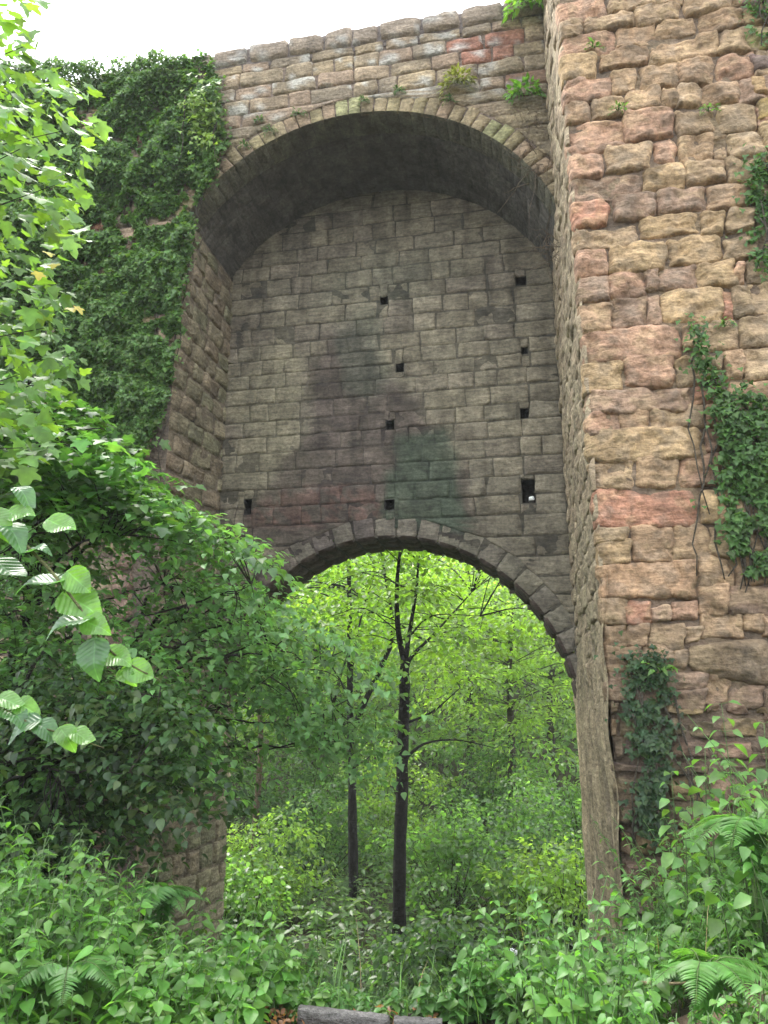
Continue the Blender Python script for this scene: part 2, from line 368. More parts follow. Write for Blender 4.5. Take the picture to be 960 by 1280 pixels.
def col_back(xy, c, n1, n2):
    p3 = np.column_stack([xy, np.ones(len(xy))]); n = fb(p3, .9, 3., 4); m = fb(p3, 1.7, 9., 4)
    tri = [onplane(a, b_, TB) for a, b_ in ((436, 405), (475, 430), (500, 500), (560, 560), (582, 665), (300, 700), (312, 640), (350, 590), (385, 520), (395, 450))]
    st = sdf(xy+.34*np.column_stack([n, m]), tri, .2)*.76
    c = c*(1-st[:, None])+np.array([.082, .062, .055])*(.8+.6*n1[:, None])*st[:, None]
    rd = (blob(xy, 400, 640, 1.3, .35, n, .3)*.55*(n2 > -.05))
    c = c*(1-rd[:, None])+np.array([.14, .075, .06])*rd[:, None]
    gp = [onplane(a, b_, TB) for a, b_ in ((500, 540), (565, 538), (568, 570), (578, 600), (580, 665), (470, 665), (480, 600))]
    g = np.maximum.reduce([sdf(xy+.15*np.column_stack([m, n]), gp, .09), blob(xy, 450, 440, .42, 1.0, m, .35)*.5, blob(xy, 470, 350, 1.2, .5, m, .5)*.3])*.7
    drip = ss(.05, .4, np.array([noise.fractal((a*5., b*.35, 2), 1., 2., 3) for a, b in xy]))*.28; c = c*(1-drip[:, None])
    c = c*(1-g[:, None])+np.array([.052, .078, .05])*(.9+.4*n1[:, None])*g[:, None]
    pale = np.maximum(blob(xy, 335, 520, .7, 1.6, n, .4), blob(xy, 570, 480, 1.1, 1.2, n, .6)*.5)*.45
    pale = pale*(1-st)*(1-g)
    c = c*(1-pale[:, None])+np.array([.23, .205, .135])*pale[:, None]
    return c
acc = Acc()
rowsB = mkrows(1.0, 10.9, .26, .37)
RING2 = .36
def limB(z):
    lo, hi = .0, SPAN
    if z > ZS-.3:
        d = (RV+.1)**2-(z-ZC1)**2
        s = math.sqrt(max(d, .0001)); lo, hi = max(lo, U1-s), min(hi, U1+s)
    r = R2+RING2-.03
    d = r*r-(z-ZC2)**2 if z > ZC2 else r*r
    if d <= 0: return [(lo, hi)]
    s = math.sqrt(d)
    return [(lo, max(lo, UC-s)), (min(hi, UC+s), hi)]
for (z0, z1) in rowsB:
    A, B = limB(z0), limB(z1)
    if len(A) != len(B): A = B = [(0, UC), (UC, SPAN)] if abs(limB(z0)[0][1]-UC) < 1 else B
    if len(A) != len(B): continue
    for q in coursed([(z0, z1)], lambda z, z0=z0: A if z == z0 else B, (.32, .74), .002):
        qs = [q]
        for (hu, hz, hw, hh) in HO:
            new = []
            for k in qs:
                (l0, b), (r0, _), (r1, tt), (l1, _) = k
                if l0 < hu+hw and r0 > hu-hw and b < hz+hh and tt > hz-hh:
                    if hu-hw-l0 > .08: new.append([(l0, b), (hu-hw, b), (hu-hw, tt), (l1, tt)])
                    if r0-hu-hw > .08: new.append([(hu+hw, b), (r0, b), (r1, tt), (hu+hw, tt)])
                    if hz-hh-b > .05: new.append([(max(l0, hu-hw), b), (min(r0, hu+hw), b), (min(r0, hu+hw), hz-hh), (max(l0, hu-hw), hz-hh)])
                    if tt-hz-hh > .05: new.append([(max(l0, hu-hw), hz+hh), (min(r0, hu+hw), hz+hh), (min(r0, hu+hw), tt), (max(l0, hu-hw), tt)])
                else: new.append(k)
            qs = new
        for k in qs:
            f = random.uniform(.85, 1.15)
            worn = random.random() < (.35 if k[0][0] > 5.1 else .06)
            stone(acc, FRONT(TB), k, .004+random.uniform(0, .011)-(.012 if worn else 0), tuple(x*f for x in random.choice(BKP)), 10, 8, .08, .026 if worn else .005, .035 if worn else (.04 if len(qs) > 1 else .02), .016, 4., col_back, edge=26)
def keepB(u, z):
    for hu, hz, hw, hh in HO:
        if abs(u-hu) < hw-.01 and abs(z-hz) < hh-.01: return False
    if z > ZS and (u-U1)**2+(z-ZC1)**2 > (RV+.15)**2: return False
    return not ((u-UC)**2+(z-ZC2)**2 < (R2+.14)**2 or (z < ZC2 and abs(u-UC) < R2+.1))
sheet(acc, FRONT(TB), 0, SPAN, 1.0, 10.95, .035, keepB, (.105, .093, .07), h=-.006, amp=.012, colf=lambda xy, c, n1, n2: col_back(xy, c, n1, n2)*.72)
acc.build('infill_wall', M_WALL, bridge, True)
for hu, hz, hw, hh in HO:
    a2 = Acc(); d = .35; o_ = .012
    c8 = [S(hu+sx*hw*1.15, TB+tt+.01, hz+sz*hh*1.15) for tt in (-.004, d) for sx, sz in ((-1, -1), (1, -1), (1, 1), (-1, 1))]
    a2.add(c8, [(0, 1, 5, 4), (1, 2, 6, 5), (2, 3, 7, 6), (3, 0, 4, 7), (4, 5, 6, 7)], (.05, .045, .04))
    a2.build('putlog_hole', M_MORTAR, bridge)
a2 = Acc(); u0, z0 = onplane(664, 621, TB)  # added pale lump whose colour stands in for daylight through the hole
stone(a2, FRONT(TB+.12), [(u0-.06, z0-.05), (u0+.05, z0-.05), (u0+.04, z0+.03), (u0-.05, z0+.04)], .07, (.8, .8, .76), 7, 7, .8, .02)
a2.build('daylight_stand_in', M_STONE, bridge, True)
# ---- lower arch ring + soffit + back face
acc = Acc(); nv = 27; ts = np.linspace(-math.pi/2*R2, math.pi/2*R2, nv+1)
for i in range(nv):
    g = .006; th = (ts[i]+ts[i+1])/2/R2
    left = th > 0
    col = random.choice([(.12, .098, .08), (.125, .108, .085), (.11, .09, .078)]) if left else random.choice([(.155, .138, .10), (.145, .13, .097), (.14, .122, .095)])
    stone(acc, ARCF(R2, ZC2, TB, UC), [(ts[i]+g, R2), (ts[i+1]-g, R2), (ts[i+1]-g, R2+RING2*random.uniform(.85, 1.05)), (ts[i]+g, R2+RING2)], .002, col, 6, 7, .05, .008, .012, .02, 4., edge=22)
    for j in range(3):
        t0, t1 = TB-.02+(1.1/3)*j, TB-.02+(1.1/3)*(j+1)
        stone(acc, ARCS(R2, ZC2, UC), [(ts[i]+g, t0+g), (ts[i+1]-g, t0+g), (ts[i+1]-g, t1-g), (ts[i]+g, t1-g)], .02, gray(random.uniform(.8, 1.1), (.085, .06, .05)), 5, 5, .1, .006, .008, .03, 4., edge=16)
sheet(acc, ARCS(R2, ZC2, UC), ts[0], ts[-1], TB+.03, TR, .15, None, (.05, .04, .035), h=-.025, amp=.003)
acc.build('lower_arch_ring', M_WALL, bridge, True)
acc = Acc()
sheet(acc, lambda u, z, h: S(u, TR+h, z), -.0, 9.9, -3.2, 12.3, .14, lambda u, z: not ((u-UC)**2+(z-ZC2)**2 < (R2+.03)**2 or (z < ZC2 and abs(u-UC) < R2)), (.2, .17, .13), amp=.02)
acc.build('rear_wall', M_STONE, bridge, True)
acc = Acc()
sheet(acc, lambda u, t, h: S(u, t, 12.05+h), -.0, 9.9, TF, TR, .3, None, (.12, .11, .09))
sheet(acc, lambda t, z, h: S(9.9, t, z), TF, TR, -3.2, 12.1, .5, None, (.15, .13, .1))
acc.build('deck', M_SOIL, bridge, True)
# ---- left pier jamb: flared front edge lower down
def flare(z, t): # outward shift of the jamb towards the front edge, growing downwards (eroded batter)
    k = max(0., min(1., (TB-t)/(TB-TF)))
    return k*(.42*float(ss(8.2, 4.0, z))) + .02*noise.noise((z*1.3, t*2, 4))
def JL(t, z, h): return S(SPAN-h+flare(z, t), t, z)
acc = Acc()
def col_jamb(xy, c, n1, n2):
    k = ss(TF+.75, TF+.1, xy[:, 0])*.5; c = c*(1-k[:, None])+np.array([.31, .24, .17])*k[:, None]
    p = ss(6.0, 4.5, xy[:, 1])*ss(TF+.9, TF+.2, xy[:, 0])*.6; c = c*(1-p[:, None])+np.array([.30, .19, .145])*p[:, None]
    return c
for (z0, z1) in mkrows(-3., ZSL, .26, .36):
    for q in coursed([(z0, z1)], lambda z: [(TF-.02, TR)], (.3, .65), .01):
        col = random.choice([(.235, .205, .13), (.26, .22, .145), (.25, .20, .135), (.21, .195, .12)])
        stone(acc, JL, q, .016+random.uniform(0, .022), col, 8, 7, .16, .024, .035, .03, 3.5, col_jamb, edge=14)
sheet(acc, JL, TF-.0, TR, -3.2, 9.35, .12, None, (.19, .155, .11), h=-.004, amp=.02, colf=col_jamb)
# rounded arris + rubble core edge
for (z0, z1) in mkrows(-3., 9.2, .25, .4):
    w = random.uniform(.25, .45); f = flare((z0+z1)/2, TF)
    stone(acc, FRONT(TF), [(SPAN+f-.03, z0+.01), (SPAN+f+w, z0+.01), (SPAN+f+w, z1-.01), (SPAN+f-.03, z1-.01)], .05, random.choice([(.30, .22, .15), (.27, .18, .14)]), 7, 6, .4, .02, .03)
acc.build('left_pier', M_STONE, bridge, True)
# ================================================================== BUTTRESS
but = empty('rough_stone_buttress', S(-2.0, 0, 0), 'massive buttress of rough ochre and pink sandstone blocks right of the arch', 'buttress')
K = 3.4286
im1 = [[75,-10,260,85,'p'],[270,-10,475,60],[480,-20,595,35],[600,-20,800,75],[805,-20,890,30],[78,88,158,160],[170,72,385,145],[392,28,580,115],[665,45,855,145],[92,142,300,240,'p'],[310,115,480,215],[480,88,645,175],[650,150,745,250],[455,178,700,282],
[745,125,945,235],[98,240,220,328,'y'],[240,220,440,300],[88,333,285,438,'p'],[292,308,390,405],[405,282,568,390],[575,260,722,370],[745,238,900,352,'p'],[905,220,960,335],[92,440,188,520],[195,425,340,515],[350,390,500,485],[505,395,560,470],[560,372,665,470],[672,362,830,460],[832,340,960,450,'m'],
[100,520,345,655,'p'],[345,478,548,610,'p'],[565,475,730,590],[745,458,905,580,'o'],[910,450,960,560,'p'],[105,662,245,765,'p'],[265,625,455,740],[470,603,565,712,'p'],[582,588,720,702],[728,590,775,700],[792,572,940,685,'o'],[112,755,415,862,'m'],[428,715,600,820,'y'],[608,703,775,800],[780,692,935,790,'o'],
[118,868,275,970,'r'],[295,845,475,948,'m'],[488,808,690,925,'m'],[695,800,885,905],[890,790,960,890,'o'],[120,975,395,1060],[412,925,665,1020,'y'],[670,910,772,1010,'y'],[782,895,895,1000,'o']]
im2 = [[130,45,265,155,'p'],[280,18,515,140,'y'],[530,-10,762,112,'y'],[775,-10,900,90,'o'],[135,165,280,262,'m'],[275,145,435,250,'p'],[440,135,485,225,'m'],[487,120,648,225,'m'],[652,98,820,208,'y'],[822,108,852,195,'p'],[858,95,960,185,'o'],
[135,270,282,398],[290,245,450,380,'m'],[448,240,492,370,'m'],[500,215,770,365,'y'],[770,225,800,335,'r'],[802,208,888,328,'o'],[872,192,970,325,'o'],[150,380,585,522,'p'],[600,375,655,480],[660,345,825,480],[840,335,970,460,'o'],
[155,520,340,650,'y'],[348,500,550,635,'p'],[560,508,690,625,'y'],[700,500,755,590,'o'],[770,485,850,600],[855,470,970,600,'o'],[165,638,635,742,'m'],[645,640,720,710,'r'],[790,615,970,700],[172,742,320,840,'p'],[325,730,445,815],[450,720,692,808],[700,720,745,800,'p'],[750,710,860,800],[865,700,970,790,'m'],
[188,808,690,948,'y'],[693,825,740,915,'p'],[748,810,880,900],[885,800,970,900,'o'],[188,950,385,1062],[398,925,568,1060],[588,918,755,1060,'p'],[765,915,870,1020],[875,905,970,1020]]
im3 = [[200,45,655,197,'r'],[672,55,745,190,'y'],[752,50,850,190],[855,40,970,180],[225,208,352,262,'y'],[225,264,368,360,'y'],[378,200,550,355],[552,198,712,350],[712,205,830,335,'o'],[835,190,970,320,'o'],[238,360,655,505,'b'],[600,352,657,400,'p'],[660,340,812,455],[820,325,970,450],
[262,512,355,615],[358,520,458,612,'r'],[460,550,545,600,'m'],[550,540,652,600,'p'],[656,465,785,578],[790,460,970,575,'m'],[270,622,355,712],[355,612,440,715],[455,615,605,728],[600,630,672,695],[668,582,855,668],[858,578,940,645],[940,595,970,660],
[265,718,400,820],[412,715,550,768],[552,735,605,800],[275,820,385,950,'m'],[395,775,490,860,'m'],[390,865,490,960,'m'],[490,830,690,900,'m'],[500,905,690,990,'m'],[690,840,790,950],[800,890,940,975,'m'],[940,905,970,1010,'m']]
PAL = {'p': (.42, .25, .18), 'y': (.42, .31, .17), 'o': (.31, .245, .155), 'm': (.28, .195, .155), 'r': (.42, .18, .13), 'b': (.40, .25, .15)}
def col_but(xy, c, n1, n2):
    pit = ss(.25, .5, n1)*.5; c = c*(1-pit[:, None]*.6)
    y = ss(.1, .4, n2)*.35; c = c*(1-y[:, None])+np.array([.38, .285, .16])*y[:, None]
    g = ss(.12, .42, -n2)*.35; c = c*(1-g[:, None])+np.array([.20, .17, .13])*g[:, None]
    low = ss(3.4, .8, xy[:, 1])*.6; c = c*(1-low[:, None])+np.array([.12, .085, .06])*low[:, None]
    return c
acc = Acc()
def grow(q, g):
    c = np.mean(q, 0); out = []
    for p in q:
        d = np.sign(np.array(p)-c); out.append((min(p[0]+d[0]*g, .04), p[1]+d[1]*g))
    return out
def conv(lst, oy):
    for e in lst:
        x0, y0, x1, y1 = e[:4]; code = e[4] if len(e) > 4 else None
        if x0 < 330 and e[0] < 290 and (x1-x0) > 60 and x0 < 275 and x0 < (215 if oy < 600 else 290) and x0 < 105+.25*(oy+y0/K): x0 = None
        yc = oy+(y0+y1)/2/K
        sl = .16*(600-yc)/600 if yc < 600 else 0.
        X1 = 680+x1/K
        X0 = 680+x0/K if x0 is not None else None
        if X0 is None: X0 = 480+.3*F_*1.0 ; edge = True
        else: edge = False
        h = (y1-y0)/K; w = (X1-X0); hh = h-sl*w*.55
        ym = yc
        def P(px, py): return onplane(px, py, 0)
        tl = P(X0, ym-hh/2+sl*w/2); tr = P(X1, ym-hh/2-sl*w/2); bl = P(X0, ym+hh/2+sl*w/2); br = P(X1, ym+hh/2-sl*w/2)
        if edge:
            tl = (random.uniform(0, .035), tl[1]); bl = (random.uniform(0, .035), bl[1])
        yield grow([br, bl, tl, tr], .023), code
for lst, oy in ((im1, 0), (im2, 300), (im3, 600)):
    for q, code in conv(lst, oy):
        w = abs(q[1][0]-q[0][0]); base = PAL[code] if code else random.choice([(.38, .27, .165), (.36, .245, .155), (.33, .25, .16)])
        k_ = random.uniform(.9, 1.12); base = tuple((b*.56+m*.44)*k_*f_ for b, m, f_ in zip(base, (.36, .25, .16), (1.04, 1.0, .95)))
        dq = .05+random.uniform(0, .045)
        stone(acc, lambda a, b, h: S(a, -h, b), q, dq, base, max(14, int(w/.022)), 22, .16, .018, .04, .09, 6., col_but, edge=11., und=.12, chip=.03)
# overhanging big boulder
q = [onplane(680+x/K, 600+y/K, 0) for x, y in ((985, 905), (600, 790), (660, 700), (960, 650))]
stone(acc, lambda a, b, h: S(a, -h, b), q, .13, (.25, .18, .11), 50, 36, .4, .03, .09, .09, 3., col_but, edge=9, und=.2, chip=.05)
# rest of the face (outside the traced area): coursed blocks above, right and rubble below
def fill(u0, u1, z0, z1, lo, hi, wr, dark=1., rgh=.02):
    for r in mkrows(z0, z1, lo, hi):
        for q in coursed([r], lambda z: [(u0, u1)], wr, .018):
            q = [q[1], q[0], q[3], q[2]]
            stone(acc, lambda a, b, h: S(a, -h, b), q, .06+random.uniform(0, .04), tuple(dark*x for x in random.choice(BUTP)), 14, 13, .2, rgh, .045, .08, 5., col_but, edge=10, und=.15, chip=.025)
ur = onplane(962, 300, 0)[0]
fill(-6., ur-.02, 1.9, 12.6, .27, .36, (.3, .7)); fill(ur, .03, 9.95, 12.6, .27, .36, (.3, .7))
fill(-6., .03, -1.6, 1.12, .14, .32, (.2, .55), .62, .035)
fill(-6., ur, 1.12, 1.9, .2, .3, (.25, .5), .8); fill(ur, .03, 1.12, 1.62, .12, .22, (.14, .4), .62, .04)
sheet(acc, lambda a, b, h: S(a, -h, b), -6., .0, -2., 12.6, .05, None, (.175, .128, .092), h=.001, amp=.03, colf=col_but)
acc.build('front_face', M_STONE, but, True)
# side face: long weathered courses seen at a grazing angle
acc = Acc()
def SF(t, z, h): return S(h+.0+.018*noise.noise((z*1.5, t*1.5, 2)), t, z)
def col_side(xy, c, n1, n2):
    y = ss(0, .5, n2)*.5; c = c*(1-y[:, None])+np.array([.40, .34, .22])*y[:, None]
    g = ss(2.0, -.5, xy[:, 1])*.5; c = c*(1-g[:, None])+np.array([.25, .21, .14])*g[:, None]
    return c
for (z0, z1) in mkrows(1.5, 12.5, .26, .36):
    for q in coursed([(z0, z1)], lambda z: [(-.05, TR)], (.35, .9), .012):
        q = [q[1], q[0], q[3], q[2]]
        stone(acc, SF, q, .014+random.uniform(-.006, .012), random.choice([(.36, .285, .19), (.35, .27, .18), (.33, .265, .175)]), 10, 8, .15, .022, .04, .02, 4., col_side, edge=14)
sheet(acc, SF, -.01, TR, -3.3, 12.55, .06, None, (.27, .215, .15), h=-.002, amp=.02, colf=col_side)
def SF2(t, z, h):
    k = float(ss(2.6, 1.9, z+.9*noise.noise((t*1.7, 2, z*.5)))); f = noise.fractal((t*2.6, z*.28, 3), 1., 2., 4)+.35*noise.fractal((t*9., z*.7, 8), 1., 2., 3)
    return S(-.05+k*(.072+.055*f+.035*noise.noise((z*1.9, t*.8, 6))), t, z)
def col_fur(xy, c, n1, n2):
    f = np.array([noise.fractal((a*7., b*.55, 5), 1., 2., 4) for a, b in xy]); g = np.array([noise.fractal((a*2., b*.4, 15), 1., 2., 3) for a, b in xy])
    c = np.array([.36, .285, .185])[None]*(1+.55*f)[:, None]; k = ss(0, .5, g)*.5; return c*(1-k[:, None])+np.array([.25, .20, .15])*k[:, None]
sheet(acc, SF2, -.10, TR+.02, -3.3, 2.8, .035, None, (.3, .25, .17), colf=col_fur)
acc.build('side_face', M_STONE, but, True)
acc = Acc()
def bx(acc, f, a0, a1, b0, b1, c0, c1, col):
    V = [f(a, b, c) for a in (a0, a1) for b in (b0, b1) for c in (c0, c1)]
    acc.add(V, [(0, 1, 3, 2), (4, 6, 7, 5), (0, 4, 5, 1), (2, 3, 7, 6), (0, 2, 6, 4), (1, 5, 7, 3)], col)
bx(acc, S, -6, -.05, .05, TR, -2.5, 12.6, (.2, .17, .13))
acc.build('core', M_STONE, but)
# ================================================================== GROUND
def gh(x, y):
    z = -1.45*ss(4.25, 7.8, y)-1.15*ss(7.8, 13.5, y)-.25*ss(13.5, 20, y)
    z += .45*ss(-1., -3.2, x)*ss(1.5, 3.5, y)*ss(9, 6, y)+1.1*ss(-2.5, -5.5, x)*ss(14, 8, y)+.5*ss(1.2, 2.6, x)*ss(12, 7.5, y)
    z += 16*ss(27, 70, y)+5*ss(70, 160, y)+1.0*ss(15, 26, y)*ss(2, 9, np.abs(x))
    return z
gx = np.concatenate([np.linspace(-220, -16, 18), np.linspace(-14, 14, 90), np.linspace(16, 220, 18)]); gy = np.concatenate([np.linspace(-220, -8, 14), np.linspace(-6, 30, 130), np.linspace(32, 260, 50)])
GX, GY = np.meshgrid(gx, gy); GZ = gh(GX, GY)+.05*np.sin(GX*3.1+GY)*np.cos(GY*2.3)*(GY > 5)
V = np.column_stack([GX.ravel(), GY.ravel(), GZ.ravel()]); idx = np.arange(len(V)).reshape(len(gy), len(gx))
Fc = np.stack([idx[:-1, :-1], idx[:-1, 1:], idx[1:, 1:], idx[1:, :-1]], -1).reshape(-1, 4)
tag(mk('ground', V, Fc, np.tile([.05, .045, .025], (len(V), 1)), M_SOIL, smooth=True), kind='structure')
# dirt path in front, strewn soil colour
na, nb = 70, 24; a = np.linspace(-6, 7, na); b = np.linspace(.5, 4.22, nb); A, B = np.meshgrid(a, b)
p3 = np.column_stack([A.ravel(), B.ravel(), np.zeros(A.size)]); n1 = fb(p3, 2.5, 2.); n2 = fb(p3, 9., 5.)
V = p3.copy(); V[:, 2] = gh(V[:, 0], V[:, 1])+.03+.02*n1+.008*n2
idx = np.arange(len(V)).reshape(nb, na); Fc = np.stack([idx[:-1, :-1], idx[:-1, 1:], idx[1:, 1:], idx[1:, :-1]], -1).reshape(-1, 4)
tag(mk('path', V, Fc, np.array([.16, .11, .08])*(1+.5*n1[:, None]), M_SOIL, smooth=True), kind='structure')
# timber edging of the path
def beam(label, px0, py0, px1, py1, h=.08, d=.05):
    p = []
    for px, py in ((px0, py0), (px1, py1)):
        r = ray(px, py); s = (CZ-.13)/-r[2]; p.append(r*s+np.array([0, 0, CZ]))
    p0, p1 = p; ax = p1-p0; L = np.linalg.norm(ax); ax /= L; nr = np.array([-ax[1], ax[0], 0])
    acc = Acc(); n = 16; prof = [(0, -h), (0, -.012), (.01, 0), (d-.01, 0), (d, -.012), (d, -h)]
    V = []; 
    for i in range(n):
        for j, (a, b) in enumerate(prof):
            V.append(p0+ax*L*i/(n-1)+nr*a+np.array([0, 0, b+.006*noise.noise((i*.7, j*1.3, px0))]))
    F4 = [(i*6+j, (i+1)*6+j, (i+1)*6+(j+1) % 6, i*6+(j+1) % 6) for i in range(n-1) for j in range(6)]
    F4 += [(0, 1, 2, 5), (2, 3, 4, 5), ((n-1)*6+5, (n-1)*6+2, (n-1)*6+1, (n-1)*6), ((n-1)*6+5, (n-1)*6+4, (n-1)*6+3, (n-1)*6+2)]
    acc.add(V, F4, (.19, .18, .17))
    o = acc.build('path_edging_board', M_BARK, loc=tuple(p0)); return tag(o, label, 'edging board', 'weathered boards edging the path')
beam('long grey weathered edging board at the foot of the undergrowth, left of the gap', 372, 1259, 484, 1272)
beam('short grey edging board at the path, right of the gap and nearest the right weeds', 492, 1273, 552, 1277)
# ================================================================== plants
def rgb(*a): return np.array(a)
G_DARK, G_MID, G_LIGHT, G_YEL = (.035, .075, .022), (.05, .115, .03), (.075, .16, .035), (.12, .21, .035)
def inpoly(px, py, poly):
    r = np.zeros(len(px), bool); j = len(poly)-1
    for i in range(len(poly)):
        xi, yi = poly[i]; xj, yj = poly[j]
        c = ((yi > py) != (yj > py)) & (px < (xj-xi)*(py-yi)/((yj-yi) if yj != yi else 1e-9)+xi); r ^= c; j = i
    return r
def polysample(poly, n):
    P = np.array(poly, float); lo, hi = P.min(0), P.max(0); out = []
    while sum(map(len, out)) < n:
        x = rng.uniform(lo[0], hi[0], n*2); y = rng.uniform(lo[1], hi[1], n*2); m = inpoly(x, y, poly); out.append(np.column_stack([x, y])[m])
    return np.concatenate(out)[:n]
# ---- ivy on planes
def ivy(label, polys, t, n, size, bulge, base=G_DARK, stems=8, group=None, side=(0, 0), yel=.15, tight=False):
    pts = []
    areas = [abs(sum(p[i-1][0]*p[i][1]-p[i][0]*p[i-1][1] for i in range(len(p))))/2 for p in polys]
    for poly, ar in zip(polys, areas):
        pp = polysample(poly, int(n*ar/sum(areas))); pp = pp+rng.normal(size=pp.shape)*(3.5 if len(poly) > 12 and poly[0][0] < 100 else 9.)*rng.random((len(pp), 1))*1.6; pts += [onplane(x, y, t) for x, y in pp]
    pts = np.array(pts); m = len(pts)
    p3 = np.column_stack([pts, np.zeros(m)]); b = fb(p3, 1.1, 4.); b2 = fb(p3, 3.5, 8.)
    dens = (b2+.6*b) > (-.55 if not tight else -.02); pts, b, b2 = pts[dens], b[dens], b2[dens]; m = len(pts)
    off = .05+bulge*(.45+.8*b+.5*b2).clip(.03, 2)*rng.random(m)**.6
    P = P1+np.outer(pts[:, 0], U)+np.outer(t-off, N); P[:, 2] = pts[:, 1]
    D = unit(np.array([0, 0, -1.])-N*.5+.55*rng.normal(size=(m, 3))); Nn = unit(-N*.8+np.array([0, 0, .8])+.4*rng.normal(size=(m, 3)))
    base_loc = S(float(pts[:, 0].mean()), t, float(pts[:, 1].min()))
    root = empty('ivy', base_loc, label, 'ivy', group)
    V, Fc, C = leaves(T_IVY, P, D, Nn, size*rng.uniform(.6, 1.3, m), leafcol(m, base, .3, yel))
    mk('foliage', V, Fc, C, M_IVY, root)
    acc = Acc(); top = pts[:, 1].max(); bot = pts[:, 1].min()
    for i in range(stems):
        k = rng.integers(m); u, z = pts[k]; path = []
        zz = z; uu = u
        for s in range(9):
            path.append(S(uu, t-.05-.03*rng.random(), zz)); zz -= rng.uniform(.1, .3); uu += rng.normal()*.06
            if zz < bot: break
        if len(path) > 2: tube(acc, path, .012, .006, 4, (.09, .075, .055))
    if acc.n: acc.build('stem', M_BARK, root)
    return root
ivy('thick dark ivy curtain covering the spandrel left of the high arch', [[(70, 88), (140, 95), (262, 72), (278, 115), (287, 185), (272, 228), (240, 262), (248, 300), (238, 340), (228, 420), (214, 500), (190, 565), (165, 640), (0, 720), (-30, 88)]], TF, 130000, .07, .36, (.062, .128, .034), 60, yel=.25)
ivy('lighter leafy ivy tuft on the upper arch haunch', [[(244, 132), (258, 126), (270, 150), (268, 178), (256, 190), (246, 160)]], TF-.3, 420, .08, .35, (.12, .19, .04), 3, yel=.3)
ivy('broad ivy patch spreading over the right edge of the buttress', [[(855, 405), (872, 420), (885, 455), (905, 500), (965, 490), (965, 760), (935, 745), (912, 690), (900, 640), (893, 590), (895, 545), (880, 500), (862, 440)]], -.05, 3000, .062, .13, (.045, .10, .025), 26, tight=True)
ivy('small ivy strand at the right frame edge high on the buttress', [[(935, 205), (965, 190), (965, 350), (945, 340), (938, 280)]], -.05, 650, .06, .1, (.05, .11, .03), 5)
ivy('scrap of ivy on the topmost blocks of the buttress', [[(930, 0), (965, 0), (965, 60), (940, 50)]], -.05, 200, .06, .1, (.05, .11, .03), 2)
ivy('dark glossy ivy trailing down the rubble foot of the buttress', [[(778, 818), (826, 815), (836, 880), (832, 960), (826, 1040), (800, 1045), (790, 960), (783, 900)]], -.05, 1700, .05, .16, (.022, .05, .02), 16)
# ---- dead creepers on the arch corner
root = empty('dead_creeper', S(.2, TF, 8), 'bare dry creeper stems hanging at the right haunch of the high arch', 'creeper')
acc = Acc()
for i in range(70):
    px, py = (rng.uniform(655, 688), rng.uniform(130, 230)) if i < 40 else (rng.uniform(682, 690), rng.uniform(290, 330))
    u, z = onplane(px, py, TF-.05); p = [S(u, TF-.05, z)]; d = np.array([rng.normal()*.5-.2, rng.normal()*.3-.3, rng.normal()*.5-.3])
    for s in range(5): p.append(p[-1]+d*.11+rng.normal(size=3)*.025); d = d+np.array([0, 0, -.12])+rng.normal(size=3)*.25
    tube(acc, p, .006, .002, 4, (.17, .13, .09))
acc.build('stem', M_BARK, root)
# ---- small plants rooted in the masonry
def wallplant(label, px, py, t, r, n, size, base, name='wall_fern', cat='fern', tpl=T_OVN, droop=.5, group=None):
    u, z = onplane(px, py, t); c = S(u, t-.03, z); root = empty(name, c, label, cat, group)
    az = rng.uniform(0, math.pi, n); D = -N*np.sin(az)[:, None]+U*np.cos(az)[:, None]*1.0; D[:, 2] += rng.uniform(-droop, .9, n); D = unit(D)
    rr = r*rng.random(n)**.5; P = c+D*rr[:, None]; P[:, 2] -= droop*rr**2/r*.8
    Dn = unit(D+np.array([0, 0, -.4])+.4*rng.normal(size=(n, 3))); Nn = unit(np.array([0, 0, 1.])-N*.4+.4*rng.normal(size=(n, 3)))
    V, Fc, C = leaves(tpl, P, Dn, Nn, size*rng.uniform(.6, 1.3, n), leafcol(n, base)); mk('foliage', V, Fc, C, M_LEAF, root)
    acc = Acc()
    for k in range(0, n, max(1, n//12)): tube(acc, [c, (c+P[k])/2+np.array([0, 0, .02]), P[k]], .004, .002, 4, (.06, .10, .03))
    acc.build('stem', M_STEM, root); return root
wallplant('bright green sapling sprouting from the parapet beside the buttress', 662, 8, TF, .42, 260, .12, (.10, .21, .035), 'parapet_shrub', 'shrub', T_OV, .6)
wallplant('fresh green shrub rooted in the wall above the right haunch', 654, 122, TF, .26, 110, .10, (.08, .18, .035), 'wall_shrub', 'shrub', T_OV, .3)
wallplant('yellowish grassy tuft hanging below the red blocks', 572, 106, TF, .26, 170, .11, (.14, .15, .05), 'grass_tuft', 'grass tuft')
for lab, x, y, r in [('dark fern above the arch crown left of the creeper', 500, 116, .11), ('small round fern on the left haunch of the arch ring', 338, 165, .12), ('fern tuft near the voussoirs just left of the crown', 375, 144, .12), ('tiny fern beside the ivy edge on the arch ring', 307, 184, .09), ('fern low on the voussoirs right of the crown', 562, 127, .1), ('little fern between ring stones left of the middle', 455, 128, .08), ('small fern just above the left ring stones', 326, 152, .09)]:
    wallplant(lab, x, y, TF, r, 50, .06, (.04, .085, .03), group='ferns rooted in the arch masonry')
for lab, x, y in [('tiny weed in the joint beside the fourth column of blocks', 772, 142), ('small weed in the wall joint near the top of the buttress', 742, 63), ('weed sprig in a joint right of the middle of the buttress', 885, 142), ('leafy weed sprouting under the long upper ochre block', 905, 410)]:
    wallplant(lab, x, y, -.04, .10, 26, .05, (.07, .14, .04), 'wall_weed', 'weed', T_OV, .2, 'weeds in the buttress joints')
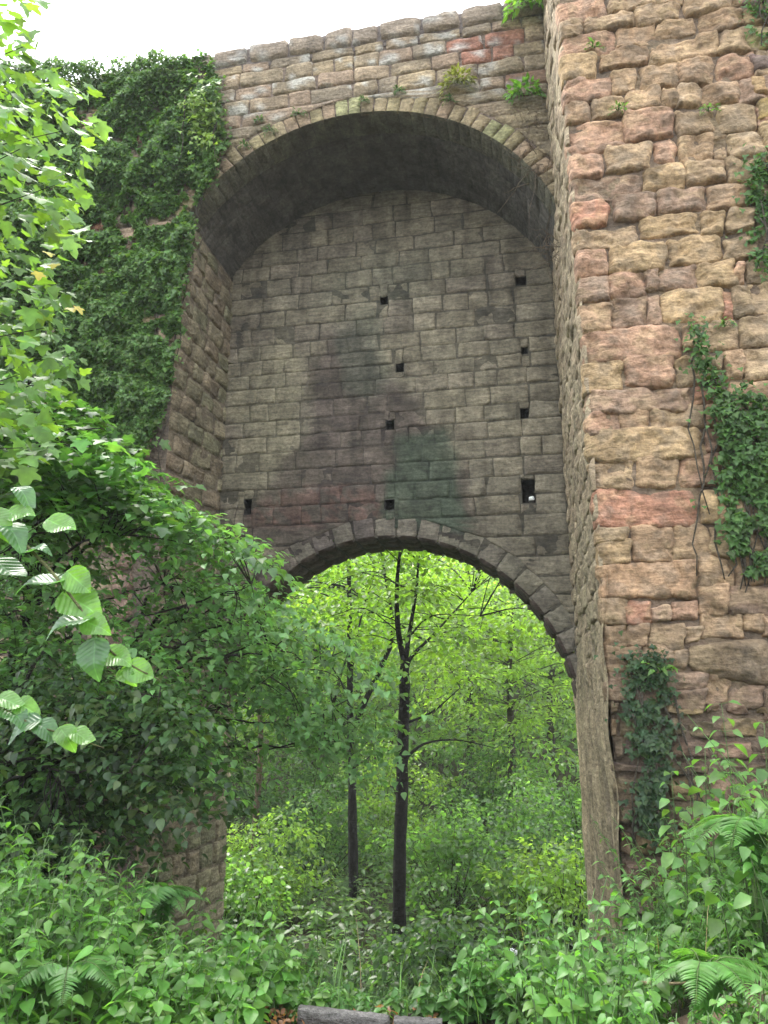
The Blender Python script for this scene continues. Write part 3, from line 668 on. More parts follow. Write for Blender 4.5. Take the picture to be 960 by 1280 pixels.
wallplant('bright green leafy sprig on the rubble above the dark ivy', 822, 836, -.05, .14, 22, .09, (.11, .22, .05), 'wall_weed', 'weed', T_OV, .2)
# ---- generic sprays: crown clusters
def sprays(centers, radius, per, size, base, tpl, outdir=None, thick=.07, droop=.25, var=.25, yel=.15, bright=None, upk=.35):
    """flat drooping sprays of leaves around each centre"""
    n = len(centers)*per; c = np.repeat(centers, per, axis=0)
    rad = np.repeat(radius if np.ndim(radius) else np.full(len(centers), radius), per)
    ang = rng.uniform(0, 2*math.pi, n); rr = rad*np.sqrt(rng.random(n))
    tilt = np.repeat(rng.normal(size=(len(centers), 2))*.28, per, axis=0)
    off = np.column_stack([np.cos(ang)*rr, np.sin(ang)*rr, np.zeros(n)])
    off[:, 2] = off[:, 0]*tilt[:, 0]+off[:, 1]*tilt[:, 1]-droop*rr*rr/np.maximum(rad, .01)+rng.normal(size=n)*thick
    P = c+off
    D = off.copy(); D[:, 2] -= .25*rr; D = unit(D+.35*rr[:, None]*rng.normal(size=(n, 3))+1e-6)
    Nn = unit(np.array([0, 0, 1.])+upk*rng.normal(size=(n, 3)))
    cc = leafcol(n, base, var, yel)*np.repeat(rng.uniform(.75, 1.25, (len(centers), 1)), per, axis=0)
    return leaves(tpl, P, D, Nn, size*rng.uniform(.6, 1.25, n), cc)
def tree(label, trunk, r0, r1, crown, ncl, rad, per, size, base, mat=M_LEAF, tpl=T_LOW, name='woodland_tree', group='trees standing beyond the arch', limbs=None, barkcol=(.02, .017, .013), yel=.2, twigs=True, cat='tree'):
    """crown: (centre, radii)"""
    trunk = np.asarray(trunk, float); root = empty(name, trunk[0], label, cat, group)
    acc = Acc(); tp = smoothpath(trunk, 5); tube(acc, tp, r0, r1, 8, barkcol, .06)
    anchors = [tp[len(tp)//3:]]
    if limbs:
        for L, a, b in limbs:
            lp = smoothpath(L, 5); tube(acc, lp, a, b, 6, barkcol, .05); anchors.append(lp[2:])
    anchors = np.vstack(anchors)
    C, R = crown; cs = rng.normal(size=(ncl, 3)); cs = unit(cs)*(rng.random((ncl, 1))**.45); cs = np.array(C)+cs*np.array(R)
    if twigs:
        for c in cs:
            d = anchors-c; k = np.argmin((d**2).sum(1)+3*np.maximum(0, d[:, 2]+.3)**2); a = anchors[k]
            mid = (a+c)/2+rng.normal(size=3)*.08*np.linalg.norm(a-c); mid[2] += .1*np.linalg.norm(a-c)
            L = np.linalg.norm(a-c)
            tube(acc, smoothpath([a, mid, c], 3), min(.03, .004+.006*L), .004, 4, barkcol)
    acc.build('trunk', M_BARK, root)
    V, Fc, Cc = sprays(cs, rng.uniform(.6, 1.3, ncl)*rad, per, size, base, tpl, yel=yel)
    mk('crown', V, Fc, Cc, mat, root); return root
# two dark trunks framed by the arch, traced at their distances
YA, YB, YC = 14.1, 18.2, 21.
tA = [W(498, 1204, YA), W(500, 1080, YA), W(503, 960, YA), W(505, 880, YA), W(506, 830, YA)]
limA = [([W(506, 830, YA), W(498, 790, YA-.1), W(496, 740, YA-.2), W(500, 690, YA-.3), W(512, 620, YA)], .07, .02), ([W(506, 832, YA), W(512, 790, YA+.2), W(520, 740, YA+.3), W(524, 690, YA+.5)], .06, .02),
        ([W(506, 842, YA), W(515, 820, YA+.3), W(540, 795, YA+.8), W(590, 740, YA+1.4)], .05, .012), ([W(505, 950, YA), W(530, 930, YA+.1), W(570, 925, YA+.4), W(620, 935, YA+.8)], .03, .008), ([W(504, 905, YA), W(540, 890, YA), W(575, 860, YA)], .03, .008), ([W(508, 800, YA), W(540, 770, YA-.6), W(600, 770, YA-1)], .02, .006)]
tree('dark slender forked trunk, nearest tree in the middle of the arch', tA, .125, .085, (W(515, 700, YA+.5), (3.0, 2.4, 2.6)), 80, .75, 80, .11, G_YEL, limbs=limA, tpl=T_HEX)
tB = [W(443, 1136, YB), W(441, 1050, YB), W(440, 960, YB), W(438, 900, YB), W(437, 800, YB), W(436, 690, YB)]
limB_ = [([W(440, 915, YB), W(455, 880, YB-.2), W(478, 830, YB-.4), W(490, 800, YB-.5), W(489, 760, YB-.5), W(478, 700, YB-.6), W(474, 640, YB-.6)], .085, .025), ([W(489, 760, YB-.5), W(500, 735, YB), W(530, 715, YB+.5), W(560, 690, YB+1)], .03, .01),
         ([W(438, 850, YB), W(445, 800, YB), W(455, 760, YB+.4), W(470, 710, YB+.6)], .04, .012), ([W(438, 880, YB), W(425, 850, YB), W(405, 820, YB)], .035, .01), ([W(441, 960, YB), W(466, 940, YB+.4), W(470, 900, YB+.5)], .02, .008)]
tree('dark trunk with a rising side limb, left of the nearest tree', tB, .12, .05, (W(440, 690, YB+1), (4.2, 3, 3.2)), 85, .9, 80, .13, G_YEL, limbs=limB_, tpl=T_HEX)
tC = [W(314, 1089, YC), W(318, 1040, YC), W(323, 980, YC), W(326, 920, YC), W(322, 840, YC), W(330, 740, YC)]
tree('slim pale brown trunk at the left side of the arch opening', tC, .10, .045, (W(330, 760, YC+1), (4.2, 3, 3.6)), 75, .9, 80, .13, G_LIGHT, barkcol=(.13, .10, .06), tpl=T_HEX)
spots = [(640, 1020, 24, 3.0, .9, 'thin leaning'), (590, 1060, 31, 4, 1., 'tall straight'), (700, 1030, 29, 4, .9, 'broad bright green'), (390, 1040, 30, 4, 1., 'dense light green'), (260, 1040, 27, 4, 1., 'yellow green leafy'), (470, 1040, 38, 5, 1.2, 'far pale'), (780, 1030, 36, 5, 1.2, 'large hidden'), (170, 1040, 38, 5, 1.2, 'large far'), (640, 1000, 44, 6, 1.4, 'distant tall'), (380, 1000, 48, 6, 1.4, 'hazy distant')]
plc = ['right of the nearest dark trunk', 'behind the nearest dark trunk', 'beside the right edge of the arch', 'behind the side limbed trunk', 'behind the slim pale trunk', 'between the two dark trunks', 'behind the buttress side', 'behind the left pier', 'high on the far slope to the right', 'high on the far slope to the left']
for (px, py, Y, r, cl, adj), pl in zip(spots, plc):
    b = W(px, py, Y); b[2] = gh(b[0], b[1]); H = 7.5+r*.9
    tk = [b, b+np.array([.2*random.uniform(-1, 1), 0, H*.3]), b+np.array([.5*random.uniform(-1, 1), 0, H*.6]), b+np.array([.8*random.uniform(-1, 1), 0, H*.9])]
    tree(f'{adj} woodland tree {pl}', tk, .16, .05, (b+np.array([0, 0, H*.62]), (r*1.1, r, H*.42)), 105, cl*1.0, 75, .10+.0035*Y, random.choice([G_LIGHT, G_YEL, G_YEL, (.09, .17, .05)]), M_FAR, T_LOW, barkcol=(.06, .05, .035))
# understorey shrubs beyond the arch
for i, (px, Y, r, lab) in enumerate([(330, 17, 1.3, 'left of the side limbed trunk'), (400, 20.5, 1.6, 'behind the side limbed trunk'), (560, 16, 1.4, 'right of the nearest trunk'), (640, 18, 1.7, 'toward the right of the arch'), (700, 14.5, 1.2, 'against the buttress side'), (480, 23, 2., 'between the trunks far back'), (600, 24, 2.2, 'far back right of centre'), (290, 14.5, 1., 'beside the left pier foot'), (730, 20, 2., 'far back near the right edge'), (380, 26, 2.4, 'far back left of centre'), (540, 11.6, .7, 'low in the hollow before the nearest trunk')]):
    b = W(px, 1050, Y); b[2] = gh(b[0], b[1])
    root = empty('understorey_shrub', b, f'leafy green woodland shrub {lab}', 'shrub', 'shrubs growing beyond the arch')
    acc = Acc(); n = int(34*r); cs = unit(rng.normal(size=(n, 3)))*rng.random((n, 1))**.5*np.array([r, r*.9, r*.85])+b+np.array([0, 0, r*.85])
    for c in cs[:26]: tube(acc, smoothpath([b+rng.normal(size=3)*.06, (b+c)/2+rng.normal(size=3)*.1, c], 3), .018, .004, 4, (.05, .04, .025))
    acc.build('stem', M_BARK, root)
    V, Fc, C = sprays(cs, .5, 70, .10, random.choice([G_LIGHT, G_YEL, G_MID]), T_HEX, upk=.5); mk('foliage', V, Fc, C, M_FAR, root)
# far wood on the slope
n = 3200; y = rng.uniform(27, 90, n); x = rng.uniform(-1, 1, n)*(14+.55*y); z = gh(x, y)+rng.uniform(.1, 1, n)**1.5*7.5
V, Fc, C = sprays(np.column_stack([x, y, z]), rng.uniform(.8, 1.9, n), 55, .34, (.095, .175, .055), T_LOW, thick=.35, upk=.7)
tag(mk('distant_woodland', V, Fc, C, M_FAR), 'mass of pale green woodland foliage on the far slope seen through the arch', 'woodland', kind='stuff')
# ================================================================== near left trees
def picked(poly, n, Y0, Y1_, bias=1.):
    s = polysample(poly, n); Y = Y0+(Y1_-Y0)*rng.random(n)**bias
    return np.array([W(a, b, c) for (a, b), c in zip(s, Y)])
# maple upper left
maple = empty('maple_tree', (-5.2, 5.2, gh(np.array(-5.2), np.array(5.2))), 'bright green maple with lobed leaves filling the upper left corner', 'tree')
b = np.array([-5.2, 5.2, float(gh(np.array(-5.2), np.array(5.2)))])
acc = Acc(); tk = smoothpath([b, b+[.1, .1, 2.5], b+[.3, 0, 5], b+[.2, .2, 8], b+[.5, 0, 10.5]], 6); tube(acc, tk, .2, .07, 10, (.07, .06, .045), .04)
mp = [(-300, -120), (60, -60), (48, 40), (40, 80), (100, 95), (112, 130), (128, 185), (108, 240), (92, 260), (108, 300), (75, 330), (85, 420), (105, 455), (80, 500), (60, 560), (20, 590), (-300, 600)]
cm = picked(mp, 260, 4.3, 6.6)
tips = []
for c in cm[:150]:
    k = np.argmin(np.abs(tk[:, 2]-(c[2]-.6))); a = tk[k]; mid = (a+c)/2+np.array([0, 0, .12])+rng.normal(size=3)*.08
    tube(acc, smoothpath([a, mid, c+np.array([.05, 0, -.05])], 4), .013, .003, 4, (.055, .045, .03))
acc.build('trunk', M_BARK, maple)
per = 15; n = len(cm)*per; c = np.repeat(cm, per, axis=0); P = c+rng.normal(size=(n, 3))*np.array([.17, .2, .12])
mpx = []
for q in P:
    d = q-np.array([0, 0, CZ]); dep = d[1]*cp+d[2]*sp; mpx.append((480+F_*d[0]/dep, 640-F_*(-d[1]*sp+d[2]*cp)/dep))
mpx = np.array(mpx); P = P[inpoly(mpx[:, 0], mpx[:, 1]+0, [(-900, -400), (66, -400)]+[(a+8, b_) for a, b_ in mp[1:-1]]+[(-900, 610)])]; n = len(P)
D = unit(np.array([.55, -.1, -.55])+.5*rng.normal(size=(n, 3))); Nn = unit(np.array([.2, -.45, .9])+.35*rng.normal(size=(n, 3)))
V, Fc, C = leaves(T_MAPLE, P, D, Nn, .125*rng.uniform(.6, 1.2, n), leafcol(n, (.07, .17, .032), .2, .12)); 
mk('foliage', V, Fc, C, M_MAPLE, maple)
sel = rng.random(14)
yp = np.array([W(x, y, 4.6) for x, y in [(58, 315), (70, 330), (48, 340), (88, 385), (95, 383)]])
V, Fc, C = leaves(T_MAPLE, yp, jitdir(len(yp), (.4, -.2, -.6), .3), jitdir(len(yp), (.1, -.6, .8), .2), np.full(len(yp), .075), leafcol(len(yp), (.30, .27, .05), .1, 0)); mk('yellow_foliage', V, Fc, C, M_MAPLE, maple)['label'] = 'few leaves already turned yellow'
# layered tree mid left (sycamore/hazel like) reaching across the arch
def layered(name, label, base, poly, ncl, Y0, Y1_, rad, per, size, col, bend, ntw, ldir, tpl=T_BRD, mat=M_LEAF, up=(0, -.15, 1), cat='tree', grp=None):
    root = empty(name, base, label, cat, grp); base = np.array(base, float)
    cs = picked(poly, int(ncl*1.5), Y0, Y1_); acc = Acc()
    gn = np.array([noise.fractal((c[0]*1.25, c[1]*.7, c[2]*1.6+ncl), 1., 2., 2) for c in cs]); cs = cs[gn > np.quantile(gn, .40)]
    top = cs[:, 2].max()
    tr = smoothpath([base, base+[.1, .05, .35*(top-base[2])], base+[.35, .1, .7*(top-base[2])], base+[.5, .2, .95*(top-base[2])]], 6)
    tube(acc, tr, .07, .02, 8, (.04, .035, .025), .05)
    far = np.argsort(-np.linalg.norm(cs-tr[len(tr)//2], axis=1)); mains = []
    for c in cs[rng.choice(far[:max(12, len(far)*2//3)], 16)]:
        k = np.argmin(np.abs(tr[:, 2]-(c[2]-bend*rng.uniform(.6, 2.2)))); a = tr[k]
        m1 = a*.66+c*.34+np.array([0, 0, .28])+rng.normal(size=3)*.16; m2 = a*.3+c*.7+np.array([0, 0, .2])+rng.normal(size=3)*.16
        lp = smoothpath([a, m1, m2, c], 7); lp[1:-1] += rng.normal(size=(len(lp)-2, 3))*.012; tube(acc, lp, .022, .004, 5, (.035, .03, .022)); mains.append(lp[3:])
    mains = np.vstack(mains); keepc = []
    for c in cs:
        d = np.linalg.norm(mains-c, axis=1); k = np.argmin(d); keepc.append(d[k] < 1.6)
        if d[k] < 1.1 and rng.random() < .8:
            a = mains[k]; m1 = (a+c)/2+rng.normal(size=3)*.09*d[k]+np.array([0, 0, .08*d[k]]); tube(acc, smoothpath([a, m1, c], 4), .008, .002, 4, (.04, .035, .025))
    acc.build('trunk', M_BARK, root)
    n = len(cs)*per; c = np.repeat(cs, per, axis=0); ld = unit(np.array(ldir, float)); sd = unit(np.cross(ld, [0, 0, 1.]))
    al = rng.uniform(-1, 1, n)*rad*1.5; la = rng.normal(size=n)*rad*.38
    P = c+al[:, None]*ld+la[:, None]*sd; tw = np.repeat(rng.normal(size=len(cs))*.25-.1, per); P[:, 2] += rng.normal(size=n)*.014-.10*(al/rad)**2*rad+la*tw
    D = unit(ld*.5+sd*np.sign(la)[:, None]*.9+np.array([0, 0, -.1])+.5*rng.normal(size=(n, 3)))
    Nn = unit(np.array(up)-tw[:, None]*sd+.2*rng.normal(size=(n, 3)))
    cc = leafcol(n, col, .22, .2)*np.repeat(rng.uniform(.6, 1.45, (len(cs), 1)), per, axis=0)
    V, Fc, C = leaves(tpl, P, D, Nn, size*rng.uniform(.5, 1.2, n), cc); mk('foliage', V, Fc, C, mat, root); return root
g0 = float(gh(np.array(-4.2), np.array(7.6)))
layered('hazel_tree', 'layered green hazel in front of the left pier reaching into the arch', (-4.0, 7.6, g0), [(-80, 560), (110, 560), (190, 580), (250, 640), (330, 695), (350, 730), (300, 790), (250, 900), (240, 960), (120, 1010), (-80, 1040)], 520, 6.4, 9.0, .42, 38, .092, (.078, .165, .054), .7, 240, (.75, -.45, -.35))
layered('hazel_tree', 'spreading branches with grey green leaves crossing the left side of the opening', (-3.4, 8.8, float(gh(np.array(-3.4), np.array(8.8)))), [(200, 720), (350, 740), (420, 790), (510, 850), (530, 870), (470, 880), (470, 930), (420, 960), (330, 900), (260, 960), (200, 930)], 150, 7.4, 10.0, .42, 38, .092, (.082, .17, .06), .6, 90, (.8, -.3, -.4))
layered('understorey_sapling', 'dark low sapling in the shade under the hazel at far left', (-3.6, 6.4, float(gh(np.array(-3.6), np.array(6.4)))), [(-80, 850), (60, 830), (200, 860), (270, 900), (275, 980), (262, 1060), (200, 1090), (-80, 1100)], 300, 5.8, 8.2, .36, 40, .085, (.028, .062, .022), .4, 80, (.75, -.45, -.35))
layered('understorey_sapling', 'small arching sapling below the maple crown beside the ivy', (-4.4, 6.6, float(gh(np.array(-4.4), np.array(6.6)))), [(-80, 470), (60, 480), (110, 500), (160, 560), (200, 590), (180, 640), (60, 640), (-80, 640)], 150, 5.8, 8.0, .36, 26, .12, (.055, .135, .035), .6, 60, (.75, -.45, -.35), tpl=T_MAPLE)
# ================================================================== big leaved elm sprays, each leaf a part
def elm_leaf_mesh():
    nu, nv = 25, 64; V = []
    for j in range(nv):
        v = j/(nv-1); w = .45*math.sin(math.pi*min(1, v**.72))**.75*(1-.12*v)
        for i in range(nu):
            a = (i/(nu-1))*2-1
            ser = 1+.05*(abs(a) > .93)*(((v*17) % 1)*2-1)
            x = w*a*ser; ph = (v-abs(a)*w*.75)*2*math.pi*8.5
            V.append((x, v-.05*a*a*(1-v), .011*math.cos(ph)*min(1, abs(a)*4)*(1-v*.5)+.10*abs(a)*w*2-.24*v*v))
    F4 = [(j*nu+i, j*nu+i+1, (j+1)*nu+i+1, (j+1)*nu+i) for j in range(nv-1) for i in range(nu-1)]
    c = []
    for (x, y, z) in V:
        vein = 1.5 if abs(x) < .012 else 1.; c.append((.05*vein, .12*vein, .045*vein))
    return np.array(V), np.array(F4), np.array(c)
EV, EF, EC = elm_leaf_mesh()
def frame_m(D, Nn):
    D = unit(np.array(D, float)); R = unit(np.cross(D, Nn)); Nn = np.cross(R, D); return np.column_stack([R, D, Nn])
def elm(label, path, lv, seed):
    p0 = path[0]; root = empty('elm_branch', p0, label, 'branch', 'big leaved sprays hanging into the left foreground'); acc = Acc()
    tp = smoothpath(path, 8); tube(acc, tp, .0065, .0018, 6, (.16, .17, .07))
    for (px, py, Y, s, dx, dz, nx, ny, nz, light) in lv:
        P = W(px, py, Y); M = frame_m((dx, -.15, dz), (nx, ny, nz)); V = P+.92*s*(EV@M.T); q_ = tp[np.argmin(np.linalg.norm(tp-P, axis=1))]; tube(acc, [q_, (q_+P)/2+np.array([0, 0, .004]), P], .002, .0012, 4, (.10, .16, .05))
        V = V+.018*np.sin(EV[:, 1:2]*5+px)*M[:, 2][None]*EV[:, 1:2]; col = EC*(.9 if not light else 1.2)*(1+.25*np.array([[noise.noise((v[0]*9, v[1]*9, px))] for v in EV]))+(np.array([.025, .04, -.02]) if light else 0)
        mk('leaf', V, EF, col, M_ELM, root, True)
    acc.build('twig', M_BARK, root)
YE = 2.0
e1 = [W(x, y, YE) for x, y in ((-160, 520), (-60, 590), (10, 660), (60, 710), (100, 760), (135, 810), (165, 832), (200, 850))]
# px,py = leaf base; direction in x,z ; normal
L1 = [(-40, 590, 2.0, .11, .5, -.3, .1, -.3, 1, 0), (10, 640, 2.0, .09, .9, -.1, -.2, -.8, .6, 1), (20, 610, 2.02, .09, .8, -.5, .1, -.5, 1, 0), (-20, 640, 1.98, .12, .8, -.6, -.2, -.6, .8, 1), (0, 655, 1.98, .12, .6, -.35, .0, -.35, 1, 0), (30, 690, 2.0, .085, .8, .1, .1, -.5, .9, 0), (60, 650, 2.02, .10, .8, -.25, .3, -.9, .5, 1), (-10, 700, 1.98, .13, .7, -.25, .0, -.4, 1, 0),
      (80, 725, 2.0, .14, -.9, -.1, .1, -.45, 1, 0), (85, 715, 2.0, .10, .75, -.6, -.3, -.9, .4, 1), (118, 770, 2.0, .145, -.75, -.2, .1, -.5, 1, 0), (80, 742, 2.02, .14, .85, -.45, .2, -.85, .4, 1), (105, 775, 1.98, .09, .8, -.35, .1, -.9, .3, 1), (118, 800, 1.98, .115, .1, -.5, -.2, -.65, .8, 0), (130, 815, 2.0, .095, .8, -.3, .1, -.8, .5, 1), (160, 832, 2.0, .09, .8, -.35, -.1, -.8, .4, 1), (150, 838, 2.0, .06, .7, -.5, .1, -.9, .3, 1)]
elm('upper foreground spray of large ribbed elm leaves at the left edge', e1, L1, 1)
e2 = [W(x, y, YE+.4) for x, y in ((-150, 820), (-60, 860), (0, 885), (40, 905), (80, 918), (130, 935))]
L2 = [(-30, 865, 2.4, .11, .8, -.3, .1, -.5, 1, 0), (-5, 875, 2.4, .10, .9, .05, .1, -.6, .8, 1), (5, 885, 2.4, .11, .7, -.4, .1, -.5, 1, 0), (50, 900, 2.4, .12, -.6, -.25, .1, -.6, .9, 0), (20, 880, 2.42, .09, .8, -.2, .1, -.8, .5, 1), (45, 905, 2.4, .10, .8, -.3, .1, -.6, .8, 0), (75, 910, 2.4, .09, .5, -.5, .1, -.8, .5, 1), (90, 915, 2.4, .09, .9, -.2, .1, -.6, .8, 1)]
elm('lower foreground spray of large ribbed elm leaves below the first', e2, L2, 2)
# ================================================================== undergrowth
def weeds(P0, H, per, size, base, tpl=T_OV, lean=.18, yel=.3, stemcol=(.07, .12, .04), spread=1.):
    """plants as stems with opposite leaves -> leaf arrays + stem accumulator"""
    acc = Acc(); LP = []; LD = []; LN = []; LS = []
    for p, h in zip(P0, H):
        ln = rng.normal(size=2)*lean; top = p+np.array([ln[0]*h, ln[1]*h, h]); mid = (p+top)/2+np.array([-ln[0]*h*.15, -ln[1]*h*.15, 0])
        k = per
        for i in range(k):
            f = .25+.75*(i+rng.random()*.5)/k; q = p*(1-f)**2+2*f*(1-f)*mid+f*f*top; a0 = i*math.pi/2+rng.random()*.6
            for s in (0, math.pi):
                a = a0+s; LP.append(q); LD.append((math.cos(a), math.sin(a), rng.uniform(-.5, .25))); LN.append((-.3*math.cos(a)+rng.normal()*.25, -.3*math.sin(a)-.15+rng.normal()*.25, 1)); LS.append(size*rng.uniform(.45, 1.35)*(1-.35*max(0, f-.75)/.25)*spread)
        tube(acc, [p, mid, top], .005, .002, 4, stemcol)
    n = len(LP); return leaves(tpl, np.array(LP), np.array(LD), np.array(LN), np.array(LS), leafcol(n, base, .25, yel)), acc
T_NET0 = tpl_ovate(.34, .25, .25)
def scatter(n, x0, x1, y0, y1, ok=None):
    x = rng.uniform(x0, x1, n); y = rng.uniform(y0, y1, n)
    if ok is not None: m = ok(x, y); x, y = x[m], y[m]
    return np.column_stack([x, y, gh(x, y)])
def clear(x, y): # keep the path mouth clear
    return ~((x > -.62+.0*y) & (x < .6-.1*y*0) & (y < 4.3)) & (y > 2.3+0*x)
def clump(P): return np.array([noise.noise((p[0]*.9, p[1]*.9, 5.)) for p in P]), np.array([noise.noise((p[0]*2.3, p[1]*2.3, 9.)) for p in P])
def mass(name, label, P0, H, per, size, base, tpl=T_OV, mat=M_LEAF, yel=.2):
    H = H*(1+.55*ss(1.5, 2.3, P0[:, 0])*ss(12, 8, P0[:, 1])+.25*ss(-.9, -1.6, P0[:, 0])*ss(12, 8, P0[:, 1]))
    H = H*np.where((P0[:, 0] > -.55) & (P0[:, 0] < .25*P0[:, 1]+.1) & (P0[:, 1] > 4.3) & (P0[:, 1] < 12), .5, 1.)
    a, b = clump(P0); m = (b > -.33); P0, H, a, b = P0[m], H[m], a[m], b[m]; H = H*(1+.75*a+.35*b).clip(.3, 2)
    parts = []
    kind_ = (b*3+a*2+rng.normal(size=len(P0))*.6)
    acc = Acc(); VV = []; FF = []; CC = []; nn = 0
    for sel, tp_, sz, bs in ((kind_ < -.9, T_OVN if tpl is T_OV else tpl, 1.1, 1.35), ((kind_ >= -.9) & (kind_ < -.4), tpl, .8, .75), ((kind_ >= -.4) & (kind_ < .5), T_BRD if tpl is T_OV else tpl, .9, .9), (kind_ >= .5, T_BRD if tpl is T_OV else tpl, 1.05, 1.12)):
        if sel.sum() < 2: continue
        (V, Fc, C), ac = weeds(P0[sel], H[sel], per, size*sz, tuple(x*bs for x in base), tp_, yel=yel, lean=.28)
        VV.append(V); FF.append(Fc+nn); CC.append(C); nn += len(V); acc.add(np.concatenate(ac.V), np.concatenate(ac.F), np.concatenate(ac.C))
    V, Fc, C = np.vstack(VV), np.vstack(FF), np.vstack(CC)
    SV = np.concatenate(acc.V); SF = np.concatenate(acc.F); SC = np.concatenate(acc.C)
    n0 = len(V); o = mk(name, np.vstack([V, SV]), Fc, np.vstack([C, SC]), mat, fc2=SF+n0)
    return tag(o, label, 'undergrowth', kind='stuff')
P0 = scatter(2700, -4.6, -.3, 3.4, 8.4, lambda x, y: clear(x, y)); H = rng.uniform(.25, .6, len(P0))*(.55+.45*ss(-.2, -2.2, P0[:, 0]))*(1.1-.25*ss(5, 8, P0[:, 1]))
mass('undergrowth', 'dense glossy green undergrowth on the left bank in the foreground', P0, H, 9, .070, (.065, .16, .03))
P0 = scatter(2500, .45, 5.2, 2.4, 7.2, lambda x, y: clear(x, y)); H = rng.uniform(.25, .6, len(P0))
mass('undergrowth', 'thick light green weeds below the buttress on the right', P0, H, 9, .060, (.068, .165, .036))
P0 = scatter(3300, -4.2, 3.8, 4.35, 14.5, lambda x, y: clear(x, y) & (np.abs(x+.2) < 2.6+.1*y)); H = rng.uniform(.15, .42, len(P0))*(1-.25*ss(5, 9, P0[:, 1]))
mass('undergrowth', 'dark leafy ground cover sloping down through the arch', P0, H, 8, .066, (.045, .11, .028))
P0 = scatter(420, -1.1, 1.1, 4.32, 6.2); H = rng.uniform(.12, .3, len(P0)); mass('undergrowth', 'low leafy growth in the hollow just behind the edging boards', P0, H, 7, .055, (.05, .125, .03))
P0 = scatter(3500, -12, 12, 12, 30); H = rng.uniform(.3, .9, len(P0)); mass('undergrowth', 'leafy floor of the wood beyond the arch', P0, H, 6, .17, (.065, .13, .035), T_LOW, M_FAR)
# cow-parsley like light feathery plants right of the centre
P0 = scatter(200, 1.0, 2.3, 5.0, 7.2); H = rng.uniform(.35, .6, len(P0)); mass('undergrowth', 'pale feathery foliage at the foot of the buttress corner', P0, H, 9, .07, (.10, .19, .055), T_OVN)
# dry stalks and grass blades among the weeds
def blades(name, label, n, x0, x1, y0, y1, h, col, w):
    P = scatter(n, x0, x1, y0, y1, lambda x, y: clear(x, y)); n = len(P); V = []; Fc = []; C = []
    for i, p in enumerate(P):
        d = rng.normal(size=2); d /= np.linalg.norm(d); hh = h*rng.uniform(.5, 1.3); bend = rng.uniform(.1, .6)*hh; sx = np.array([-d[1], d[0], 0])*w*rng.uniform(.6, 1.3); k = len(V)
        for f, ww in ((0, 1), (.4, .9), (.75, .55), (1, .05)):
            c = p+np.array([d[0]*bend*f*f, d[1]*bend*f*f, hh*(f-.25*f*f)]); V += [c-sx*ww, c+sx*ww]
        cc = np.array(col)*rng.uniform(.7, 1.3); C += [cc]*8; Fc += [(k+2*j, k+2*j+1, k+2*j+3, k+2*j+2) for j in range(3)]
    tag(mk(name, V, Fc, C, M_LEAF), label, 'grass', kind='stuff')
blades('grass', 'long arching grass blades among the weeds in the foreground', 900, -3.6, 3.4, 3.5, 7.5, .5, (.085, .17, .04), .0032)
blades('dry_stalks', 'thin dry straw coloured stalks scattered in the undergrowth', 50, -3.6, 3.4, 3.6, 7.5, .65, (.28, .21, .11), .003)
# individual tall nettles and weeds
def plant(name, label, cat, x, y, h, pairs, size, base, tpl, group, stemr=.006, lean=(0, 0), flower=False):
    b = np.array([x, y, float(gh(np.array(x), np.array(y)))]); root = empty(name, b, label, cat, group)
    top = b+np.array([lean[0], lean[1], h]); mid = (b+top)/2+np.array([-lean[0]*.2, 0, 0]); acc = Acc(); tube(acc, smoothpath([b, mid, top], 5), stemr, .002, 6, (.08, .12, .04)); 
    LP = []; LD = []; LN = []; LS = []
    for i in range(pairs):
        f = .3+.7*i/max(1, pairs-1); q = b*(1-f)**2+2*f*(1-f)*mid+f*f*top; a0 = i*math.pi/2+rng.random()
        for s in (0, math.pi):
            a = a0+s; d = np.array([math.cos(a), math.sin(a), rng.uniform(-.1, .3)]); e = q+d*size*.35; tube(acc, [q, e], .002, .0015, 4, (.08, .13, .04))
            LP.append(e); LD.append((d[0], d[1], rng.uniform(-.7, 0))); LN.append((rng.normal()*.3, -.25+rng.normal()*.3, 1)); LS.append(size*rng.uniform(.7, 1.15)*(1-.4*max(0, f-.7)/.3))
    acc.build('stem', M_STEM, root)
    V, Fc, C = leaves(tpl, np.array(LP), np.array(LD), np.array(LN), np.array(LS), leafcol(len(LP), base, .18, .2)); mk('foliage', V, Fc, C, M_LEAF, root)
    if flower:
        a2 = Acc(); m = 70; ang = rng.uniform(0, 6.28, m); r = .055*np.sqrt(rng.random(m)); P = top+np.column_stack([np.cos(ang)*r, np.sin(ang)*r, rng.normal(size=m)*.008])
        V, Fc, C = leaves(T_HEX, P, jitdir(m, (0, 0, .2), 1), jitdir(m, (0, 0, 1), .3), np.full(m, .016), np.full((m, 3), .75)); mk('flower_head', V, Fc, C, M_PETAL, root)
    return root
def at(px, py, Y): return W(px, py, Y)
T_NET = tpl_ovate(.34, .25, .25)
tall = [(905, 880, 5.0), (868, 935, 5.2), (835, 965, 5.4), (945, 905, 4.6), (925, 1000, 4.4), (885, 1010, 4.8), (850, 1050, 5.0), (820, 1080, 5.4), (790, 1115, 5.6), (955, 1060, 4.0), (905, 1100, 4.2), (860, 1130, 4.6), (960, 960, 5.2), (800, 1180, 4.8), (840, 1010, 6.0), (880, 960, 6.0), (930, 950, 5.8), (770, 1150, 5.9)]
